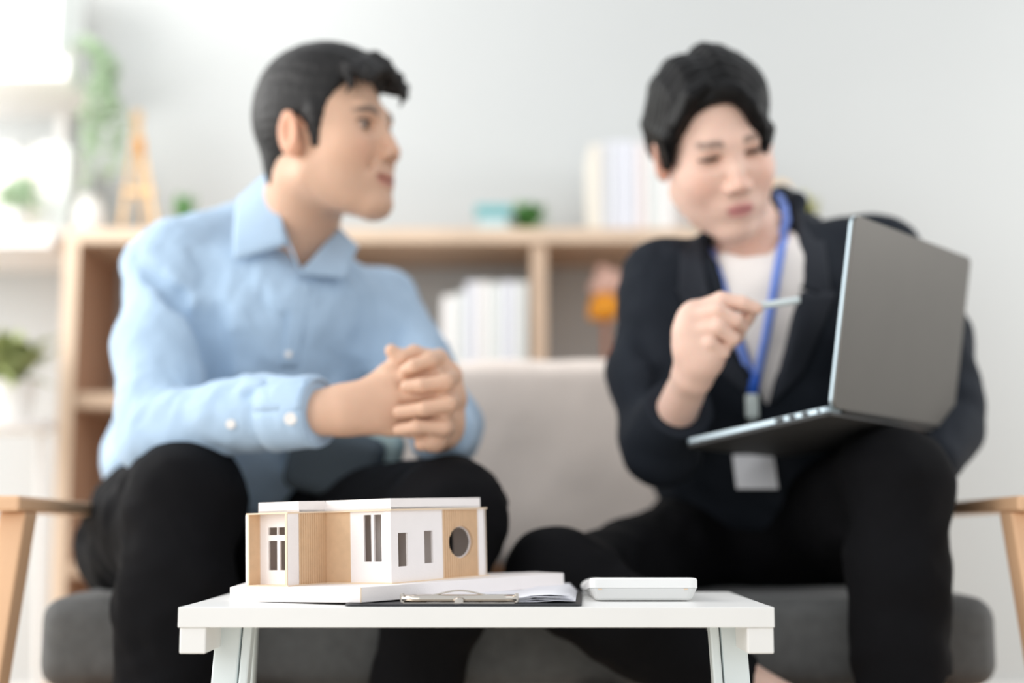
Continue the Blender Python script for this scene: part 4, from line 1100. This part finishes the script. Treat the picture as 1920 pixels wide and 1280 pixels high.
# tee
S = SDF()
S.cone(nk+[0, .01, -.02], mid+[0, 0, -.02], .060, .080, k=.04)
S.ell(P(1440, 620, 1.975), (.125, .092, .14), TR, k=.05); S.ell(P(1450, 790, 2.03), (.125, .10, .14), TR, k=.05)
Vp = [P(1320, 400, 1.93), P(1342, 470, 1.93), P(1385, 492, 1.93), P(1430, 490, 1.93), P(1470, 455, 1.93), P(1500, 380, 1.93), P(1480, 300, 1.93), P(1330, 300, 1.93)]
S.func(polyprism([(q[0], q[2]) for q in Vp], 1.5, 2.0), P(1410, 400, 1.9), .2, k=.004)
sdf_obj('tee_shirt', S, .0045, 'tee_white', M_, disp=lambda p: folds(p, .0022, (.85, 0, .3), 70, .8, 31))
# jacket
S = SDF()
S.cone(shR+[.03, 0, .01], shL+[-.01, 0, .01], .060, .058, k=.02)
S.cone(nk+[0.0, .03, -.005], mid+[0, .02, -.02], .070, .085, k=.04)
S.ell(P(1440, 620, 1.985), (.175, .11, .14), TR, k=.04); S.ell(P(1455, 800, 2.04), (.175, .115, .15), TR, k=.05)
S.ell(P(1450, 900, 2.09), (.18, .12, .09), None, k=.05)
S.cone(shR+[0, 0, .004], P(1226, 700, 1.93), .062, .060, k=.025); S.cone(P(1226, 700, 1.93), elR, .060, .054, k=.025); S.cone(elR, P(1272, 770, 1.815), .054, .047, k=.015)
S.cone(shL+[.01, 0, .006], P(1740, 640, 1.95), .058, .058, k=.025); S.cone(P(1740, 640, 1.95), elL, .058, .056, k=.025); S.cone(elL, P(1745, 856, 1.86), .054, .040, k=.02)
cd2 = nrm(wrR-elR); ce2 = P(1276, 762, 1.806)
S.func(lambda p: -((p-ce2)@cd2.astype(np.float32))+np.where(((p-ce2)**2).sum(1) > .0042, .2, 0).astype(np.float32), ce2, .066, k=.002)
Vp = [P(1318, 408, 1.93), P(1337, 520, 1.93), P(1362, 640, 1.93), P(1436, 765, 1.93), P(1462, 650, 1.93), P(1482, 520, 1.93), P(1492, 400, 1.93), P(1468, 352, 1.93), P(1440, 250, 1.93), P(1330, 250, 1.93)]
S.func(polyprism([(q[0], q[2]) for q in Vp], 1.5, 2.0), P(1410, 500, 1.9), .3, k=.004)
S.chain([P(1322, 452, 1.935), P(1340, 425, 2.0), P(1400, 395, 2.055), P(1462, 374, 2.03), P(1490, 384, 1.975), P(1508, 430, 1.925)], [.010, .015, .016, .016, .015, .010], k=.01)
crease(S, [P(1190, 620, 1.88), P(1240, 700, 1.868), P(1225, 780, 1.85)], [.003, .006, .003])
crease(S, [P(1560, 540, 1.87), P(1530, 680, 1.88), P(1500, 780, 1.90)], [.003, .006, .003])
sdf_obj('jacket', S, .0045, 'jacket_dark', M_, disp=lambda p: folds(p, .0030, (.6, 0, .8), 60, 1., 41)+.0028*fbm(p, 11, 8))
jacket = [o for o in C.objects if o.parent == M_ and o.name.startswith('jacket')][0]
tj = bvh(jacket)
leaf_on('lapel', 'lapel_dark', jacket, tj, [(1496, 392), (1500, 540), (1560, 560), (1540, 408)], off=.004, th=.002)
leaf_on('lapel', 'lapel_dark', jacket, tj, [(1494, 545), (1446, 762), (1505, 700), (1568, 548)], off=.004, th=.002)
leaf_on('lapel', 'lapel_dark', jacket, tj, [(1310, 440), (1332, 560), (1272, 548), (1276, 470)], off=.004, th=.002)
leaf_on('lapel', 'lapel_dark', jacket, tj, [(1336, 560), (1424, 762), (1340, 690), (1268, 540)], off=.004, th=.002)
tt = bvh([o for o in C.objects if o.parent == M_ and o.name.startswith('tee_shirt')][0])
# trousers
S = SDF()
S.ell(P(1440, 1010, 2.14), (.18, .13, .09), None, k=.04)
S.cone(hipR+[-.0, 0, -.01], P(1190, 1068, 1.93), .082, .064, k=.03); S.cone(P(1190, 1068, 1.93), knR+[0, 0, -.004], .064, .056, k=.03)
S.cone(knR, P(1190, 1178, 1.72), .056, .052, k=.03); S.cone(P(1190, 1178, 1.72), P(1400, 1300, 1.72), .052, .044, k=.03)
S.cone(hipL, knL+[0, .03, -.0], .095, .066, k=.04); S.cone(knL, P(1684, 1050, 1.74), .063, .060, k=.03); S.cone(P(1684, 1050, 1.74), anL, .060, .056, k=.03)
S.cone(hipL+[-.06, -.1, .0], P(1600, 960, 1.86), .075, .055, k=.05)
aa = P(1396, 1290, 1.72); ad = nrm(P(1500, 1345, 1.73)-P(1200, 1190, 1.72))
S.func(lambda p: -((p-aa)@ad.astype(np.float32))+np.where(((p-aa)**2).sum(1) > .0064, .2, 0).astype(np.float32), aa, .08, k=.002)
sdf_obj('trousers', S, .005, 'trouser_black', M_, disp=lambda p: folds(p, .0034, (.3, .2, .9), 55, 1., 51)+.003*fbm(p, 12, 9))
shoe(M_, (anL[0], anL[1], .09), (anL[0]+.01, anL[1]-.19, .03))
S = SDF(); q = P(1520, 1360, 1.73); S.chain([q+[.02, 0, -.02], q+[.06, -.04, -.09], [q[0]+.10, q[1]-.10, .03]], [.036, .036, .026], k=.02); sdf_obj('shoe', S, .005, 'shoe', M_)
# lanyard with badge (worn: top-level thing)
ly = thing('lanyard', 'blue lanyard with white clip and name card worn over the white tee', 'lanyard', P(1412, 735, 1.885))
def ribbon(name, m, parent, pts, wd, th=.0012):
    G = []
    pts = [np.array(p) for p in pts]
    for i, p in enumerate(pts):
        t_ = nrm(pts[min(i+1, len(pts)-1)]-pts[max(i-1, 0)]); s_ = nrm(np.cross(t_, [0, 1., 0]))*wd/2; G.append([p-s_, p, p+s_])
    return MB().grid(G).build(name, m, parent, solid=th, smooth=True)
tbd = bvh([o for o in C.objects if o.parent == M_ and o.name.startswith('body')][0])
def on2(px, py):
    a = on(tt, px, py, .006, 2.1); b = on(tbd, px, py, .004, 2.1)
    return a if (a[1] < b[1] or b[1] < 1.83) else b
def strap(name, m, pix, wd, top=None):
    pts = []; 
    for i in range(len(pix)-1):
        for k_ in range(4): u = k_/4; q = np.array(pix[i][:2])*(1-u)+np.array(pix[i+1][:2])*u; pts.append(on2(q[0], q[1]))
    pts.append(on2(*pix[-1][:2])); pts = np.array(pts)
    o_ = pts[:, 1].copy()
    for _ in range(8): pts[1:-1, 1] = (pts[:-2, 1]+2*pts[1:-1, 1]+pts[2:, 1])/4; pts[:, 1] = np.minimum(pts[:, 1], o_)
    if top is not None: pts = np.concatenate([np.array(top), pts])
    return ribbon(name, m, ly, list(pts), wd)
strap('neck_strap', 'lanyard_blue', [(1468, 440), (1464, 470), (1452, 540), (1434, 640), (1418, 712)], .0125, [P(1462, 362, 2.0), P(1470, 385, 1.955), P(1474, 412, 1.925)])
strap('neck_strap', 'lanyard_blue', [(1332, 462), (1338, 485), (1352, 530), (1372, 600), (1396, 670), (1412, 716)], .0125)
cY = on(tt, 1412, 700, .004)[1]
ribbon('strap_end', 'strap_blue', ly, [P(1418, 690, cY-.002), P(1412, 738, cY-.003)], .015)
S = SDF().box(P(1410, 762, cY-.002), (.018, .010, .034), rad=.003); sdf_obj('buckle', S, .0015, 'clip_plastic', ly)
MB().tube([P(1411, 785, cY), P(1413, 820, cY+.01), P(1415, 850, 1.915)], .0022, 6).build('hook', 'clip_plastic', ly)
q = P(1416, 884, 1.925); MB().box(q, (.058, .002, .053), R=frame(3, -26, 0)[:, [1, 0, 2]]).build('name_card', 'card_white', ly, bevel=.0015)

# ------------------------------------------------------------------ pen and laptop
a = P(1400, 577, YP+.002); b = P(1501, 562, YP-.006)
pen = thing('stylus_pen', 'slim white pen pinched between thumb and forefinger', 'pen', a)
d = b-a
MB().tube([a-d*.25, a, a+d*.95, a+d*.985, b], [.0028, .0044, .0046, .0040, .002], 14).build('barrel', 'pen_white', pen, smooth=True)
MB().tube([a-d*.34, a-d*.25], [.0008, .0028], 10).build('nib', 'clip_plastic', pen)
lap = thing('laptop', 'open dark grey laptop tilted on the knee, screen towards the jacket wearer', 'laptop', P(1555, 775, 1.64))
HL_, HR_, FL_ = P(1556, 778, 1.64), P(1780, 813, 1.88), P(1274, 838, 1.765)
hv = HR_-HL_; bv = FL_-HL_
TLp = P(1630, 434, 1.655)
lv_ = TLp-HL_; nb_ = nrm(np.cross(hv, bv)); nb_ = nb_ if nb_[2] > 0 else -nb_
hx = nrm(hv); Wd = np.linalg.norm(hv)
def slab(name, o_, e1, e2, w1, w2_, n_, t_, m, r_=.008, rb=.0008, parent=lap):
    """rounded-corner plate: origin corner o_, unit axes e1 e2, thickness t_ along n_"""
    pts = []
    for cx, cy, a0 in ((w1-r_, r_, -90), (w1-r_, w2_-r_, 0), (r_, w2_-r_, 90), (r_, r_, 180)):
        for k_ in range(7):
            a = math.radians(a0+k_*15); pts.append(o_+e1*(cx+r_*math.cos(a))+e2*(cy+r_*math.sin(a)))
    m_ = MB(); n = len(pts); m_.v = [tuple(p) for p in pts]+[tuple(p+n_*t_) for p in pts]
    m_.f = [tuple(range(n))[::-1], tuple(n+i for i in range(n))]+[(i, (i+1) % n, n+(i+1) % n, n+i) for i in range(n)]
    return m_.build(name, m, parent, bevel=rb)
be = nrm(bv-hx*(bv@hx)); bd = np.linalg.norm(bv)
base = slab('base', HL_, hx, be, Wd, bd, nb_, .0045, 'laptop_base', parent=lap)
slab('palm_deck', HL_+nb_*.0046, hx, be, Wd, bd, nb_, .0068, 'laptop_edge', rb=.001)
le = nrm(lv_-hx*(lv_@hx)); ld = np.linalg.norm(lv_)
nl = nrm(np.cross(hx, le)); nl = nl if nl@np.array([.4, -1, 0]) > 0 else -nl
lo_ = HL_+nb_*.008-be*.003
lid = slab('lid', lo_, hx, le, Wd, ld, nl, .0035, 'laptop_grey', r_=.010, rb=.0008)
slab('lid_frame', lo_-nl*.0042, hx, le, Wd, ld, nl, .0041, 'laptop_edge', r_=.010)
slab('screen', lo_-nl*.0052+hx*.006+le*.012, hx, le, Wd-.012, ld-.018, nl, .0009, 'screen_dark', r_=.004, rb=0)
for r_i in range(5):
    for c_i in range(13):
        o_ = HL_+nb_*.0116+hx*(.018+c_i*(Wd-.036)/13)+be*(.03+r_i*.018)
        slab('key', o_, hx, be, (Wd-.036)/13-.003, .015, nb_, .001, 'key_dark', r_=.001, rb=0)
slab('trackpad', HL_+nb_*.0115+hx*(Wd/2-.05)+be*(bd-.075), hx, be, .1, .065, nb_, .0006, 'laptop_grey', r_=.003, rb=0)
for u, l_ in ((.012, .004), (.028, .009), (.046, .009), (.062, .012)):
    o_ = HL_+nb_*.0058-hx*.0004+be*u
    slab('port', o_, be, nb_, l_, .0042, -hx, .0006, 'port_black', r_=.0015, rb=0)
MB().tube([lo_-nl*.001+hx*.03, lo_-nl*.001+hx*(Wd-.03)], .0045, 10).build('hinge', 'laptop_base', lap)
